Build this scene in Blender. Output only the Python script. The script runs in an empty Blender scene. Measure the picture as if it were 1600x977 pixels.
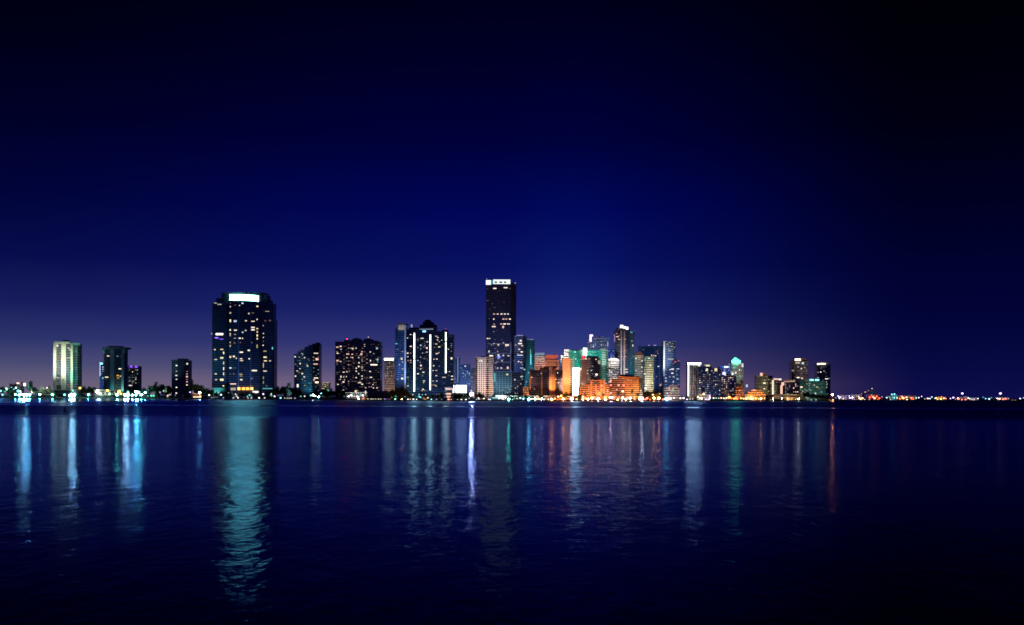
import bpy, math, random
from mathutils import Vector, Matrix
rnd = random.Random(7)
S = bpy.context.scene
COL = S.collection
F = 1715.0            # focal length in photo pixels
HZ = 618.5            # optical axis row
TILT = 0.0044         # horizon drops to the right
CAMH = 9.0
GROUND = 1.6

# ------------------------------------------------------------------ helpers
def P(px, py, Y):
    a, b = px - 800.0, py - HZ
    return Vector(((a + b*TILT)/F*Y, Y, CAMH + (a*TILT - b)/F*Y))
def XX(px, Y): return (px-800.0)/F*Y
def ZZ(px, py, Y): return P(px, py, Y).z
SHORE = [(-300,2100),(0,2150),(160,2300),(300,2045),(440,2020),(560,1800),(700,1715),(800,1790),(1000,2030),(1150,2310),(1300,2420),(1330,2440)]
def shore(px):
    for (a, da), (b, db) in zip(SHORE, SHORE[1:]):
        if a <= px <= b: return da + (db-da)*(px-a)/(b-a)
    return 3080 if px > 1300 else SHORE[0][1]

def link(o): COL.objects.link(o); return o
def tag(o, label=None, cat=None, group=None, kind=None):
    if label: o['label'] = label
    if cat: o['category'] = cat
    if group: o['group'] = group
    if kind: o['kind'] = kind
    return o
def empty(name, loc):
    o = bpy.data.objects.new(name, None); o.location = loc; o.empty_display_size = 1
    return link(o)
def mesh_obj(name, vs, fs, mats, idx=None, parent=None, loc=(0,0,0), smooth=False):
    me = bpy.data.meshes.new(name); me.from_pydata(vs, [], fs)
    for m in mats: me.materials.append(m)
    if idx:
        for p, i in zip(me.polygons, idx): p.material_index = i
    if smooth:
        for p in me.polygons: p.use_smooth = True
    me.update()
    o = bpy.data.objects.new(name, me); o.location = loc
    if parent: o.parent = parent
    return link(o)

class MB:
    def __init__(s): s.v, s.f, s.i = [], [], []
    def prism(s, poly, z0, z1, mi=0, top=None):
        """poly: ccw or cw list of (x,y); top: optional other polygon"""
        n = len(poly); b = len(s.v); top = top or poly
        s.v += [(x, y, z0) for x, y in poly] + [(x, y, z1) for x, y in top]
        s.f += [(b+k, b+(k+1) % n, b+n+(k+1) % n, b+n+k) for k in range(n)]
        s.f += [tuple(b+n+k for k in range(n)), tuple(b+k for k in reversed(range(n)))]
        s.i += [mi]*(n+2)
    def box(s, x0, x1, y0, y1, z0, z1, mi=0):
        s.prism([(x0,y0),(x1,y0),(x1,y1),(x0,y1)], z0, z1, mi)
    def tube(s, pts, radii, n=6, mi=0):
        b0 = len(s.v)
        for k, (p, r) in enumerate(zip(pts, radii)):
            p = Vector(p); q = Vector(pts[min(k+1, len(pts)-1)]) - Vector(pts[max(k-1, 0)])
            q.normalize(); u = q.orthogonal().normalized(); w = q.cross(u)
            for j in range(n):
                a = 2*math.pi*j/n; s.v.append(tuple(p + u*r*math.cos(a) + w*r*math.sin(a)))
        for k in range(len(pts)-1):
            for j in range(n):
                s.f.append((b0+k*n+j, b0+k*n+(j+1) % n, b0+(k+1)*n+(j+1) % n, b0+(k+1)*n+j)); s.i.append(mi)
        s.f.append(tuple(b0+j for j in reversed(range(n)))); s.i.append(mi)
        s.f.append(tuple(b0+(len(pts)-1)*n+j for j in range(n))); s.i.append(mi)
    def build(s, name, mats, parent=None, loc=(0,0,0), smooth=False):
        return mesh_obj(name, s.v, s.f, mats if isinstance(mats, (list, tuple)) else [mats], s.i, parent, loc, smooth)

# ------------------------------------------------------------------ materials
def srgb(r, g, b):
    return tuple(((c/255)/12.92 if c/255 <= .04045 else ((c/255+.055)/1.055)**2.4) for c in (r, g, b))
def newmat(name):
    m = bpy.data.materials.new(name); m.use_nodes = True
    nt = m.node_tree
    for n in list(nt.nodes): nt.nodes.remove(n)
    out = nt.nodes.new('ShaderNodeOutputMaterial')
    return m, nt, out
_mc = {}
def solid(name, col, rough=.8, var=.25, scale=.15, metal=0, spec=.5):
    if name in _mc: return _mc[name]
    m, nt, out = newmat(name)
    b = nt.nodes.new('ShaderNodeBsdfPrincipled')
    tc = nt.nodes.new('ShaderNodeTexCoord'); nz = nt.nodes.new('ShaderNodeTexNoise')
    nz.inputs['Scale'].default_value = scale; nz.inputs['Detail'].default_value = 4
    nt.links.new(tc.outputs['Object'], nz.inputs['Vector'])
    mx = nt.nodes.new('ShaderNodeMix'); mx.data_type = 'RGBA'
    mx.inputs[6].default_value = (*[c*(1-var) for c in col], 1); mx.inputs[7].default_value = (*[min(1, c*(1+var)) for c in col], 1)
    nt.links.new(nz.outputs['Fac'], mx.inputs[0]); nt.links.new(mx.outputs[2], b.inputs['Base Color'])
    b.inputs['Roughness'].default_value = rough; b.inputs['Metallic'].default_value = metal
    b.inputs['Specular IOR Level'].default_value = spec
    nt.links.new(b.outputs[0], out.inputs[0])
    _mc[name] = m; return m
def glow(col, strength, sample=True):
    key = ('glow', col, strength)
    if key in _mc: return _mc[key]
    m, nt, out = newmat('glow')
    e = nt.nodes.new('ShaderNodeEmission'); e.inputs[0].default_value = (*col, 1); e.inputs[1].default_value = strength
    nt.links.new(e.outputs[0], out.inputs[0])
    m.cycles.emission_sampling = 'AUTO' if sample else 'NONE'
    _mc[key] = m; return m
PAL = {'w':(1,.84,.66),'n':(1,.95,.90),'y':(1,.84,.46),'o':(1,.40,.09),'k':(1,.58,.48),'b':(.55,.72,1),'c':(.22,.85,.95),
       'g':(.10,.85,.50),'p':(.26,.10,1),'r':(1,.07,.05),'l':(.66,.52,1),'t':(.45,1,.80),'h':(.62,1,.96),'i':(.84,.82,1)}
LEV = [.14, .42, 1.05, 2.6, 60, 620, 900, .06, 260]
WARMLAMP = {'o':(7,.58,.05),'k':(6,.80,.55),'y':(4,2.0,.5),'w':(4,1.9,1.1)}
HOTLAMP = {'o':(1,.26,.05),'k':(1,.40,.28),'y':(1,.62,.2),'w':(1,.7,.45)}
def GL(c, l):
    return glow(WARMLAMP[c], 1.0) if l == 3 and c in WARMLAMP else glow(HOTLAMP[c], LEV[l]*4.5) if l > 3 and c in HOTLAMP else G(c, l)
def G(c, l, k=1.0): return glow(PAL[c], LEV[l]*k, l >= 3)

CON = {
 'dark': solid('dark_concrete', (.11,.125,.19)), 'grey': solid('grey_concrete', (.28,.28,.29)), 'pale': solid('pale_concrete', (.45,.44,.42)),
 'cream': solid('cream_render', (.55,.50,.40)), 'white': solid('white_render', (.70,.70,.70)), 'brown': solid('brown_render', (.30,.19,.13)),
 'rose': solid('rose_render', (.50,.36,.32)), 'terra': solid('terracotta_render', (.42,.20,.10)), 'green': solid('green_render', (.22,.34,.28)),
 'blue': solid('blue_panel', (.18,.25,.40)), 'red': solid('red_render', (.36,.10,.07)), 'black': solid('black_panel', (.05,.055,.08)),
}
GLS = {
 'dark': solid('dark_glass', (.03,.038,.065), .12, .4), 'blue': solid('blue_glass', (.04,.07,.13), .12, .4), 'teal': solid('teal_glass', (.05,.11,.12), .15, .4),
 'grey': solid('grey_glass', (.07,.08,.09), .15, .4), 'green': solid('green_glass', (.05,.16,.12), .2, .4), 'brown': solid('brown_glass', (.06,.035,.03), .2, .4),
}
STEEL = solid('dark_steel', (.08,.08,.09), .5, .2, 2)

# ------------------------------------------------------------------ building kit
UNIT = {}
def unit_box(mat):
    if mat.name not in UNIT:
        v = [(x, y, z) for z in (-.5, .5) for x, y in ((-.5,-.5),(.5,-.5),(.5,.5),(-.5,.5))]
        f = [(0,1,5,4),(1,2,6,5),(2,3,7,6),(3,0,4,7),(4,5,6,7),(3,2,1,0)]
        me = bpy.data.meshes.new('window'); me.from_pydata(v, [], f); me.materials.append(mat); UNIT[mat.name] = me
    return UNIT[mat.name]

BLD = []
class Bld:
    def __init__(s, name, label, D, px, cat='tower', group=None):
        s.D = D; s.blocks = []; s.nwin = 0; s.rest = []
        s.o = Vector((XX(px, D), D, GROUND)); s.root = tag(empty(name, s.o), label, cat, group)
        s.taken = []
        BLD.append(s)
    def block(s, pts, ytop, ybase=None, depth=26, wall='grey', glass='dark', floor=3.5, slab=.45, sh=.6, name='facade', piers=(), pw=1.4, roof=True, D=None):
        """pts: front line [(px, depth offset)...] left to right"""
        D = D or s.D
        pts = [p if isinstance(p, tuple) else (p, 0) for p in pts]
        fr = [(XX(p, D+d), D+d) for p, d in pts]
        bk = D + max(d for _, d in pts) + depth
        poly = fr + [(fr[-1][0], bk), (fr[0][0], bk)]
        poly = [(x-s.o.x, y-s.o.y) for x, y in poly]
        pm = sum(p for p, _ in pts)/len(pts)
        z1 = ZZ(pm, ytop, D) - s.o.z
        z0 = 0 if ybase is None else ZZ(pm, ybase, D) - s.o.z
        cx = sum(x for x, _ in poly)/len(poly); cy = sum(y for _, y in poly)/len(poly)
        def grow(d):
            out = []
            for x, y in poly:
                ax, ay = x-cx, y-cy
                out.append((x + math.copysign(d, ax) if abs(ax) > .5 else x, y + math.copysign(d, ay) if abs(ay) > .5 else y))
            return out
        m = MB(); m.prism(poly, z0, z1, 1)
        big = grow(slab)
        n = max(1, int((z1-z0)/floor)); fh = (z1-z0)/n
        if slab > 0:
            for k in range(1, n): m.prism(big, z0+k*fh-sh/2, z0+k*fh+sh/2, 0)
        if roof: m.prism(grow(slab+.1), z1-.9, z1+.5, 0)
        for q in piers:
            Y = s._y(pts, q, D); x = XX(q, Y)-s.o.x; y = Y-s.o.y
            m.box(x-pw/2, x+pw/2, y-slab-.35, y+.8, z0, z1-.02, 0)
        ob = m.build(name, [CON[wall], GLS[glass]], s.root)
        s.blocks.append((pts, D, z0, z1, slab)); return ob
    def _y(s, pts, px, D):
        for (a, da), (b, db) in zip(pts, pts[1:]):
            if a <= px <= b: return D + da + (db-da)*(px-a)/max(b-a, 1e-6)
        return D + (pts[0][1] if px < pts[0][0] else pts[-1][1])
    def face(s, px, py):
        best = None
        for pts, D, z0, z1, slab in s.blocks:
            if not (pts[0][0]-.6 <= px <= pts[-1][0]+.6): continue
            z = ZZ(px, py, D)-s.o.z
            if not (z0-1.5 <= z <= z1+1.5): continue
            for (a, da), (b, db) in zip(pts, pts[1:]):
                if a-.6 <= px <= b+.6:
                    Y = s._y(pts, px, D)
                    ang = math.atan2(db-da, XX(b, D+db)-XX(a, D+da))
                    if best is None or Y < best[0]: best = (Y, ang, slab)
        return best
    def panel(s, px, py, w, h, mat, name='window', out=.2, thick=1.2):
        f = s.face(px, py)
        if f is None: f = (s.D, 0, .4)
        Y, ang, slab = f
        c = P(px, py, Y) - s.o
        o = bpy.data.objects.new(name, unit_box(mat)); o.parent = s.root
        k = Y/F
        nrm = Vector((math.sin(ang), -math.cos(ang), 0))
        o.location = c + nrm*(slab+out-thick/2)
        o.rotation_euler = (0, 0, ang)
        o.scale = (w*k/max(.35, math.cos(ang)), thick, h*k)
        return link(o)
    def win(s, px, py, w, h, c='w', l=1):
        for (a, b, cc, d) in s.taken:
            if abs(a-px) < (w+cc)/2*.9 and abs(b-py) < (h+d)/2*.9: return
        if s.face(px, py) is None: return
        s.taken.append((px, py, w, h)); s.nwin += 1
        k = (.7, .85, 1.0, 1.2)[(s.nwin*7) % 4]
        if s.nwin > 96: s.rest.append((px, py, w, h, G(c, l, k))); return
        s.panel(px, py, w, h, G(c, l, k))
    def zwin(s, ox, oy, sc, items, gain=0, size=1.0):
        for it in items:
            X, Y, W, H = it[:4]; c = it[4] if len(it) > 4 else 'w'; l = it[5] if len(it) > 5 else 2
            s.win(ox+X/sc, oy+Y/sc, max(1.2, W/sc*.66*size), max(1.0, H/sc*.62*size), c, max(0, min(6, l+gain)))
    def grid(s, x0, x1, y0, y1, dx=4, dy=2.9, p=.2, cols='wwnk', levs=(0,1,1,2), w=.48, h=.44, seed=0):
        r = random.Random(int(x0*13+y0*7)+seed)
        nx = max(1, int(round((x1-x0)/dx))); ny = max(1, int(round((y1-y0)/dy)))
        cells = [(i, j) for i in range(nx) for j in range(ny)]; r.shuffle(cells)
        for i, j in cells:
            if r.random() > p: continue
            ww = dx*w*(1 if r.random() < .75 else 1.25)
            s.win(x0+(i+.5)*(x1-x0)/nx, y0+(j+.5)*(y1-y0)/ny, ww, dy*h*r.uniform(.85, 1.15), r.choice(cols), r.choice(levs))
    def finish(s):
        if not s.rest: return
        m = MB(); mats = []
        for px, py, w, h, mat in s.rest:
            Y, ang, slab = s.face(px, py); c = P(px, py, Y)-s.o; k = Y/F
            if mat not in mats: mats.append(mat)
            t = Vector((math.cos(ang), math.sin(ang), 0)); nr = Vector((math.sin(ang), -math.cos(ang), 0))
            hw = w*k/max(.35, math.cos(ang))/2; f0 = c+nr*(slab+.2); f1 = c+nr*(slab-1)
            m.prism([tuple((q+t*sg*hw)[:2]) for q, sg in ((f0,-1),(f0,1),(f1,1),(f1,-1))], c.z-h*k/2, c.z+h*k/2, mats.index(mat))
        o = m.build('window', mats, s.root); o['kind'] = 'stuff'
    def mast(s, px, ytop, ybase, dd=8, r=.35, beacon=None, lev=3):
        Y = s.D+dd; b = P(px, ybase, Y)-s.o; t = P(px, ytop, Y)-s.o
        m = MB(); m.tube([b-Vector((0,0,.6)), (b.x, b.y, t.z)], [r, r*.5]); o = m.build('antenna', STEEL, s.root)
        if beacon:
            q = bpy.data.objects.new('beacon', ball(glow((1,.002,.004), 220) if lev == 9 else G(beacon, lev))); q.parent = o; q.location = (b.x, b.y, t.z+.4); q.scale = (1.1,)*3; link(q)
    def box(s, x0, x1, ytop, ybase, dd, depth, mat, name, top=None):
        Y = s.D+dd; pm = (x0+x1)/2
        m = MB(); a, b = XX(x0, Y)-s.o.x, XX(x1, Y)-s.o.x; y0 = Y-s.o.y; y1 = y0+depth
        z0, z1 = ZZ(pm, ybase, Y)-s.o.z, ZZ(pm, ytop, Y)-s.o.z
        poly = [(a,y0),(b,y0),(b,y1),(a,y1)]; tp = None
        if top is not None:
            cx, cy = (a+b)/2, (y0+y1)/2
            tp = [(cx+(x-cx)*top, cy+(y-cy)*top) for x, y in poly]
        m.prism(poly, z0, z1, 0, tp)
        return m.build(name, mat, s.root)

_balls = {}
def ball(mat):
    if mat.name in _balls: return _balls[mat.name]
    vs, fs = [], []; n, r_ = 10, 6
    for j in range(1, r_):
        t = math.pi*j/r_
        for i in range(n): vs.append((math.sin(t)*math.cos(2*math.pi*i/n)*.5, math.sin(t)*math.sin(2*math.pi*i/n)*.5, math.cos(t)*.5))
    vs += [(0,0,.5),(0,0,-.5)]; a, b = len(vs)-2, len(vs)-1
    for j in range(r_-2):
        for i in range(n): fs.append((j*n+i, (j+1)*n+i, (j+1)*n+(i+1) % n, j*n+(i+1) % n))
    for i in range(n):
        fs.append((a, i, (i+1) % n)); fs.append((b, (r_-2)*n+(i+1) % n, (r_-2)*n+i))
    me = bpy.data.meshes.new('lamp_head'); me.from_pydata(vs, [], fs); me.materials.append(mat)
    for p in me.polygons: p.use_smooth = True
    _balls[mat.name] = me; return me

# ------------------------------------------------------------------ floodlights (real lamps)
def flood(px, py, D, col, E, off=30, z=6, sx=0, angle=70, blend=.8, r=1.5):
    """spot standing off metres in front of facade plane D, sx px aside, aimed at (px,py)"""
    t = P(px, py, D); loc = Vector((XX(px+sx, D), D-off, z))
    L = bpy.data.lights.new('floodlight', 'SPOT'); L.color = col
    d = (t-loc).length; L.energy = 4*math.pi*E*1.35*d*d
    L.spot_size = math.radians(angle); L.spot_blend = blend; L.shadow_soft_size = r
    o = bpy.data.objects.new('floodlight', L); o.location = loc
    o.rotation_euler = (t-loc).to_track_quat('-Z', 'Y').to_euler(); link(o); return o
# ================================================================== BUILDINGS, photo order
WARM=(1,.80,.50); WHITE=(1,.93,.85); ORANGE=(1,.42,.10); GREEN=(.10,.9,.55); TEAL=(.12,.75,.85); CYAN=(.3,.9,1); PINK=(1,.68,.62); YEL=(1,.72,.32); BLUE=(.25,.45,1)

# far low house by the bright lamps
b = Bld('low_house', 'low flat-roofed waterside house glowing among trees near cyan lamps', 2260, 24, 'house')
b.block([15,26],600,depth=14,wall='brown',glass='brown',floor=5); b.block([26,33],603,depth=14,wall='grey',floor=5)
b.box(33,35,597,606,2,4,STEEL,'chimney')
b.panel(28,599,3.5,2,G('k',3),'lamp_panel'); b.panel(38.5,601,3,4.5,G('w',3),'lamp_panel')
b.grid(16,32,604,618,4,3,.4,'ccn',(1,2))
b = Bld('low_house', 'low pale house half hidden between trees beside the cream tower', 2290, 72, 'house')
b.block([62,82],609,depth=14,wall='pale',floor=5); b.grid(63,81,604,616,4,3.5,.25,'nc',(1,2))

# 1 cream tower
b = Bld('apartment_tower', 'floodlit cream apartment tower with tall pale columns and dark window bays', 2330, 101)
b.block([(83,3),(95,0),(109,0),(121,10)],537,609,depth=24,wall='cream',glass='dark',slab=.25,sh=.4)
b.block([(82,0),(123,0)],609,depth=34,wall='grey',glass='dark',name='podium',floor=6)
for x0,x1,dd in ((83,87.5,-1.2),(95.5,102.5,-1.6),(110,113.5,-1.2)):
    b.box(x0,x1,535.8,609,dd,3,CON['cream'],'column')
b.box(83,109,533.8,537,-1,6,CON['cream'],'cornice'); b.box(109,122,536.4,539.2,2,10,CON['cream'],'cornice')
b.box(97,105.5,531.5,534,6,8,CON['dark'],'roof_plant')
b.zwin(60,525,9.77,[(275,150,90,50,'w',2),(330,265,40,14,'w',1),(325,355,40,45,'o',1),(290,420,50,12,'c',2),(290,575,50,10,'c',1),(285,640,90,16,'w',2),(290,735,40,14,'n',1),(465,335,100,16,'w',2),(460,185,50,16,'w',2),(480,215,40,24,'w',2),(485,270,30,14,'w',1),(310,690,20,8,'c',1)])
b.grid(113,120,545,606,3.5,2.9,.3,'cgt',(0,0,1))
flood(90,575,2330,(.9,1,.8),2.4,120,8,-6,60); flood(99,565,2330,(1,.9,.62),4.4,100,5,0,30); flood(117,575,2330,(.08,.8,.6),4.5,60,6,8,50); flood(84,570,2330,CYAN,2.0,60,6,-8,40)

# 2 dark crowned tower
b = Bld('apartment_tower', 'dark crowned tower with a green lit base and projecting roof ledge', 2400, 176)
b.block([(161.8,4),(166,0),(189,0),(193,4)],545,depth=26,wall='dark',glass='dark',slab=.3)
b.box(159.5,196,542.6,545.4,-3,34,CON['dark'],'roof_ledge'); b.box(168,188,540.6,542.6,2,18,CON['dark'],'roof_plant')
b.box(172,178,546,612,-2,3,CON['blue'],'column'); b.box(189.5,193,546,612,-1,3,CON['blue'],'column'); b.box(160.5,163,545.6,551,-1,3,CON['green'],'bracket'); b.box(192.5,195,545.6,551,-1,3,CON['green'],'bracket')
b.zwin(150,530,10.28,[(195,272,55,26,'k',2),(240,280,60,10,'w',0),(345,275,34,26,'c',1),(390,280,24,12,'w',0),(385,478,70,26,'w',2),(170,612,90,28,'y',2),(350,585,50,36,'o',2),(400,595,60,26,'y',2),(355,625,60,30,'o',1),(365,830,90,50,'y',2),(180,830,90,40,'y',2)])
flood(175,608,2400,(.08,.75,.6),2,18,4,0,60); flood(191,606,2400,(.2,1,.6),3,16,4,2,60); flood(186,609,2400,(.6,1,.5),4,16,4,0,80)
b = Bld('apartment_block', 'slim blue-lit block hugging the dark crowned tower', 2440, 158, 'building')
b.block([155.8,164],566,depth=20,wall='blue',glass='blue',slab=.3)
b.panel(156.4,577,1.2,22,G('b',2),'light_strip'); b.panel(158.6,568.3,4,2.4,G('c',3),'light_strip')
b.grid(157,162,572,603,3,3.4,.45,'cb',(1,1,2)); flood(159,585,2440,BLUE,1.6,40,5,-4)
# 3 purple block
b = Bld('apartment_block', 'short block with purple lights along its flat roof', 2470, 206, 'building')
b.block([(195.5,2),(200,0),(212,0),(216.5,3)],572.5,depth=20,wall='grey',glass='dark',slab=.3,piers=(200,205,210))
for x in (198.2,205,213): b.panel(x,573,3,2.2,G('p',3),'roof_lamp')
b.panel(205.5,574.8,19,1.2,G('p',1),'light_strip')
b.grid(196,216,577,600,2.6,2.9,.42,'wkbn',(0,1,1,2)); b.panel(204,602.5,5,1.6,G('n',2),'window')

# 4 slim dark tower
b = Bld('apartment_tower', 'slim near-black slab tower with two columns of lit windows', 2180, 281)
b.block([(268,0),(277,0)],562.5,depth=22,wall='grey',glass='dark',slab=.3); b.block([(277,-4),(288,-4)],560.8,depth=30,wall='black',glass='dark',slab=.05)
b.block([(288,0),(294.5,2)],563.5,depth=22,wall='dark',glass='dark',slab=.3)
b.zwin(150,500,6.515,[(820,465,26,18,'n',2),(820,522,24,14,'n',1),(818,566,28,18,'n',2),(820,605,26,16,'n',2),(820,687,24,16,'n',2),(818,746,24,18,'n',2),(928,447,24,26,'n',2),(928,525,22,14,'k',1),(926,550,22,18,'k',1),(926,578,26,24,'k',2),(926,605,22,12,'k',1),(926,630,24,18,'k',2),(926,662,22,18,'k',2)])
flood(270.5,590,2180,(.5,1,.8),3.2,30,5,-9,30); flood(272,570,2180,(.3,.8,.8),.8,60,5,-9,40)

# 5 wide tower with lit sign
b = Bld('apartment_tower', 'broad dark tower with a curved glowing white band at its crown', 2110, 380)
b.block([(331,6),(335,2),(354,0)],474,depth=30,wall='blue',glass='dark',slab=.5)
b.block([(337,5),(348,4)],466,475,depth=22,wall='dark',glass='dark')
b.block([(345.5,6),(359,4),(385,-3),(405,1),(413,5)],457.5,depth=36,wall='dark',glass='dark',slab=.25)
b.block([(357,-1),(380,-6),(405,-3),(408,0)],471,depth=14,wall='blue',glass='dark',slab=.35,piers=(372.5,391.5))
b.block([(412,5),(417.5,5)],462,depth=26,wall='dark',glass='dark'); b.block([(408,3),(426,6)],474.5,depth=28,wall='blue',glass='dark',slab=.5); b.block([(417,8),(422,8)],469,476,depth=20,wall='dark')
b.block([(420,6),(428.3,9)],500,depth=26,wall='blue',glass='dark',slab=.5)
m = MB(); n = 14
for k in range(n):
    xa, xb = 358.8+k*45.2/n, 358.8+(k+1)*45.2/n
    f = lambda x: 2110-4.2-2.5*math.sin((x-358.8)/45.2*math.pi)
    g = lambda x: 460.2+2.1*((x-372)/32)**2*(1 if x > 372 else .2)
    A = [P(xa,g(xa)+9.3,f(xa)),P(xb,g(xb)+9.3,f(xb)),P(xb,g(xb),f(xb)),P(xa,g(xa),f(xa))]
    bb = len(m.v)
    for q in A: m.v.append(tuple(q-b.o))
    for q in A: m.v.append(tuple(q-b.o+Vector((0,2.4,0))))
    m.f += [(bb,bb+1,bb+2,bb+3),(bb+3,bb+2,bb+6,bb+7),(bb+4,bb+5,bb+1,bb)]+([(bb,bb+3,bb+7,bb+4)] if k==0 else [])+([(bb+1,bb+5,bb+6,bb+2)] if k==n-1 else [])
    m.i += [0,1,1]+[1]*((k==0)+(k==n-1))
bm_=m.build('lit_crown_band', [glow((.30,1,.74),12), CON['dark']], b.root)
b.mast(381,458.6,463,4,.3,'r',2)
b.zwin(300,440,4.885,[(210,402,84,22,'w',3),(150,398,14,12,'y',1),(188,430,40,14,'p',3),(225,440,46,14,'p',2),(180,165,30,10,'w',1),(210,175,46,12,'n',1),(293,165,10,12,'w',0),(293,192,12,14),(293,240,18,20,'y',1),(293,300,18,32,'y',2),(330,303,34,22,'b',2),(363,183,12,12),(386,166,22,14,'b',2),(330,180,20,10,'k',0),(499,190,22,18,'y',2),(434,245,14,18),(465,240,30,8,'w',0),(497,290,12,16),(412,300,20,14),(465,304,40,14),(292,370,14,18),(332,372,34,14),(387,388,18,16,'b',2),(410,374,18,14),(465,350,40,12,'w',2),(465,368,40,20,'w',2),(498,360,20,14,'y',2),(498,385,14,22,'y',2),(498,412,14,24,'y',2),(498,437,14,18,'y',2),(328,404,26,8,'w',1),(328,433,28,12,'w',1),(365,433,24,14),(386,434,12,14),(292,400,14,14),(292,414,12,10),
(292,465,12,16,'y',1),(292,492,14,26,'y',1),(325,470,22,20,'k',0),(370,466,20,12,'w',0),(455,466,20,10,'w',0),(497,495,14,40,'y',1),(545,397,12,12),(545,427,12,12),(545,457,12,10,'w',0),(543,487,12,14),(575,228,46,8,'w',1),(560,300,20,16,'k',0),(595,298,20,16,'k',0),(544,337,12,12,'w',1),(557,532,34,14,'y',1),(614,510,12,30,'c',2),(377,540,40,16,'w',2),(434,526,26,18),(175,520,18,14),(228,518,34,14,'y'),(242,545,12,28,'y'),(228,583,36,18,'y'),(182,596,30,10),(242,622,10,36,'y',2),(242,665,10,36,'y'),(242,705,10,34,'y'),(182,705,24,12),(293,576,22,26,'y'),(320,572,22,18),(338,586,14,12),(375,590,30,12),(378,604,40,12),(437,590,16,14),(558,578,36,16,'y'),(560,606,34,14,'y'),(596,606,20,12),(545,640,10,56,'y',1),(558,684,40,10),(294,660,24,16,'n'),(325,660,40,8,'b',0),(476,680,60,16,'w',2),(374,708,40,12,'y',1),(374,722,30,10,'y',1),(292,705,20,10,'w',0),(320,705,20,10,'w',0),(376,750,30,14),(457,740,16,10,'y',1),(185,750,24,12),(228,750,40,24,'y'),(240,797,18,14,'y'),(545,735,10,30,'y',1),(545,770,10,36,'y',1),(315,782,70,12,'k',2),(455,797,30,8,'w',0),(570,797,12,10,'b',1)])
b.box(332,352,606,621,-9,12,CON['green'],'lobby_wall'); b.panel(340,609,17,4,G('c',1),'lobby_window')
flood(340,604,2101,TEAL,2.4,16,4,0,80)
for x,w in ((375,4),(381,5),(387.5,5),(394,4)): b.panel(x,607.5,w,4.2,glow((3,1.1,.22) if w>4 else (3,1.6,.45),.8),'lobby_window',5)
b.panel(418,607.3,15,1.4,G('c',1),'lobby_window',3); b.panel(366,608,8,4,G('w',1),'lobby_window',5); b.panel(400,612.5,9,3,G('n',2),'lobby_window',7)
flood(333,560,2110,TEAL,.8,60,5,-14,60); flood(380,590,2110,(.2,.45,1),1.0,60,6,0,90); flood(424,580,2110,(.2,.5,1),.9,60,6,10,70)

# 6 tower with stepped slanted roof
b = Bld('apartment_tower', 'dark tower with a sloping stepped roofline and teal balcony side', 2080, 480)
for k,(x0,x1,y,d0,d1) in enumerate(((459.5,465,553,14,11),(465,470,549,11,8),(470,476,545.5,8,5),(476,482,542,5,2),(482,487.5,539.5,2,0))):
    b.block([(x0,d0),(x1,d1)],y,depth=24,wall='blue',glass='teal',slab=.6,sh=.9)
b.block([(487.5,0),(499,6)],540,depth=24,wall='black',glass='dark',slab=.2)
b.box(487.5,499,537,540,2,16,CON['black'],'roof_plant'); b.box(493,498.8,535.4,537.2,4,10,CON['black'],'roof_plant')
b.zwin(440,500,6.515,[(138,375,18,18),(183,380,14,14,'w',1),(210,343,30,14,'w',1),(235,385,20,18,'n',2),(190,445,14,20),(265,470,18,18),(188,497,16,14),(160,520,22,16),(212,547,26,16),(143,573,20,22,'w',2),(180,535,14,12,'w',1),(232,580,22,22,'n',2),(275,398,20,14,'w',0),(237,668,14,16,'w',1),(160,470,14,10,'w',0),(350,340,64,18,'w',2),(325,380,20,12,'k',1),(360,400,40,36,'k',2),(325,412,18,14,'k',1),(345,450,60,22,'k',2),(350,592,60,16,'w',2),(330,610,24,16,'k',2),(358,636,46,24,'w',3),(330,625,20,12,'k',1),(165,670,26,50,'n',2)])
b.grid(460,499,556,612,3.4,2.9,.22,'wcbk',(7,7,0,0,1)); b.grid(464,486,545,556,3.4,2.9,.2,'wb',(0,1)); flood(482,600,2080,(.15,.7,.8),1.6,22,5,-3,70); flood(470,580,2080,(.25,.5,.9),.9,70,6,-6)
b = Bld('apartment_block', 'distant cream lit block seen between two dark towers', 2450, 506, 'building')
b.block([(500,0),(514,0)],598.5,depth=20,wall='cream',glass='grey',floor=4); flood(507,604,2450,WARM,2.6,40,8); b.grid(500,513,600,612,3,2.8,.4,'yw',(1,2))

# 7 wide dark tower with humps
b = Bld('apartment_tower', 'wide near-black tower with domed roof humps and red beacons', 1900, 558)
b.block([(523.5,4),(530,0),(548,0),(552,3),(565,3),(569,0),(588,0),(594,4)],534.5,depth=30,wall='dark',glass='dark',slab=.6,sh=.8)
def hump(b, x0, x1, yb, yt, dd, depth, mat, name='roof_hump'):
    Y=b.D+dd; m=MB(); n=9; pts=[]
    for k in range(n+1):
        t=math.pi*k/n; pts.append(((XX((x0+x1)/2,Y)-(XX(x1,Y)-XX(x0,Y))/2*math.cos(t))-b.o.x, ZZ(x0,yb,Y)-b.o.z+(ZZ(x0,yt,Y)-ZZ(x0,yb,Y))*math.sin(t)**.6))
    y0=Y-b.o.y; v0=[(x,y0,z) for x,z in pts]+[(x,y0+depth,z) for x,z in pts]; q=n+1
    fs=[(k,k+1,q+k+1,q+k) for k in range(n)]+[tuple(range(q))[::-1],tuple(q+k for k in range(q)),(0,q,2*q-1,q-1)]
    m.v=v0; m.f=fs; m.i=[0]*len(fs); return m.build(name,mat,b.root)
hump(b,549,564.5,534.6,528,6,14,CON['dark']); hump(b,566.5,583,534.6,529,6,14,CON['dark']); b.box(537,550,531.5,534.5,6,14,CON['dark'],'roof_plant'); b.box(583,590,532.4,534.5,6,12,CON['dark'],'roof_plant')
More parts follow.
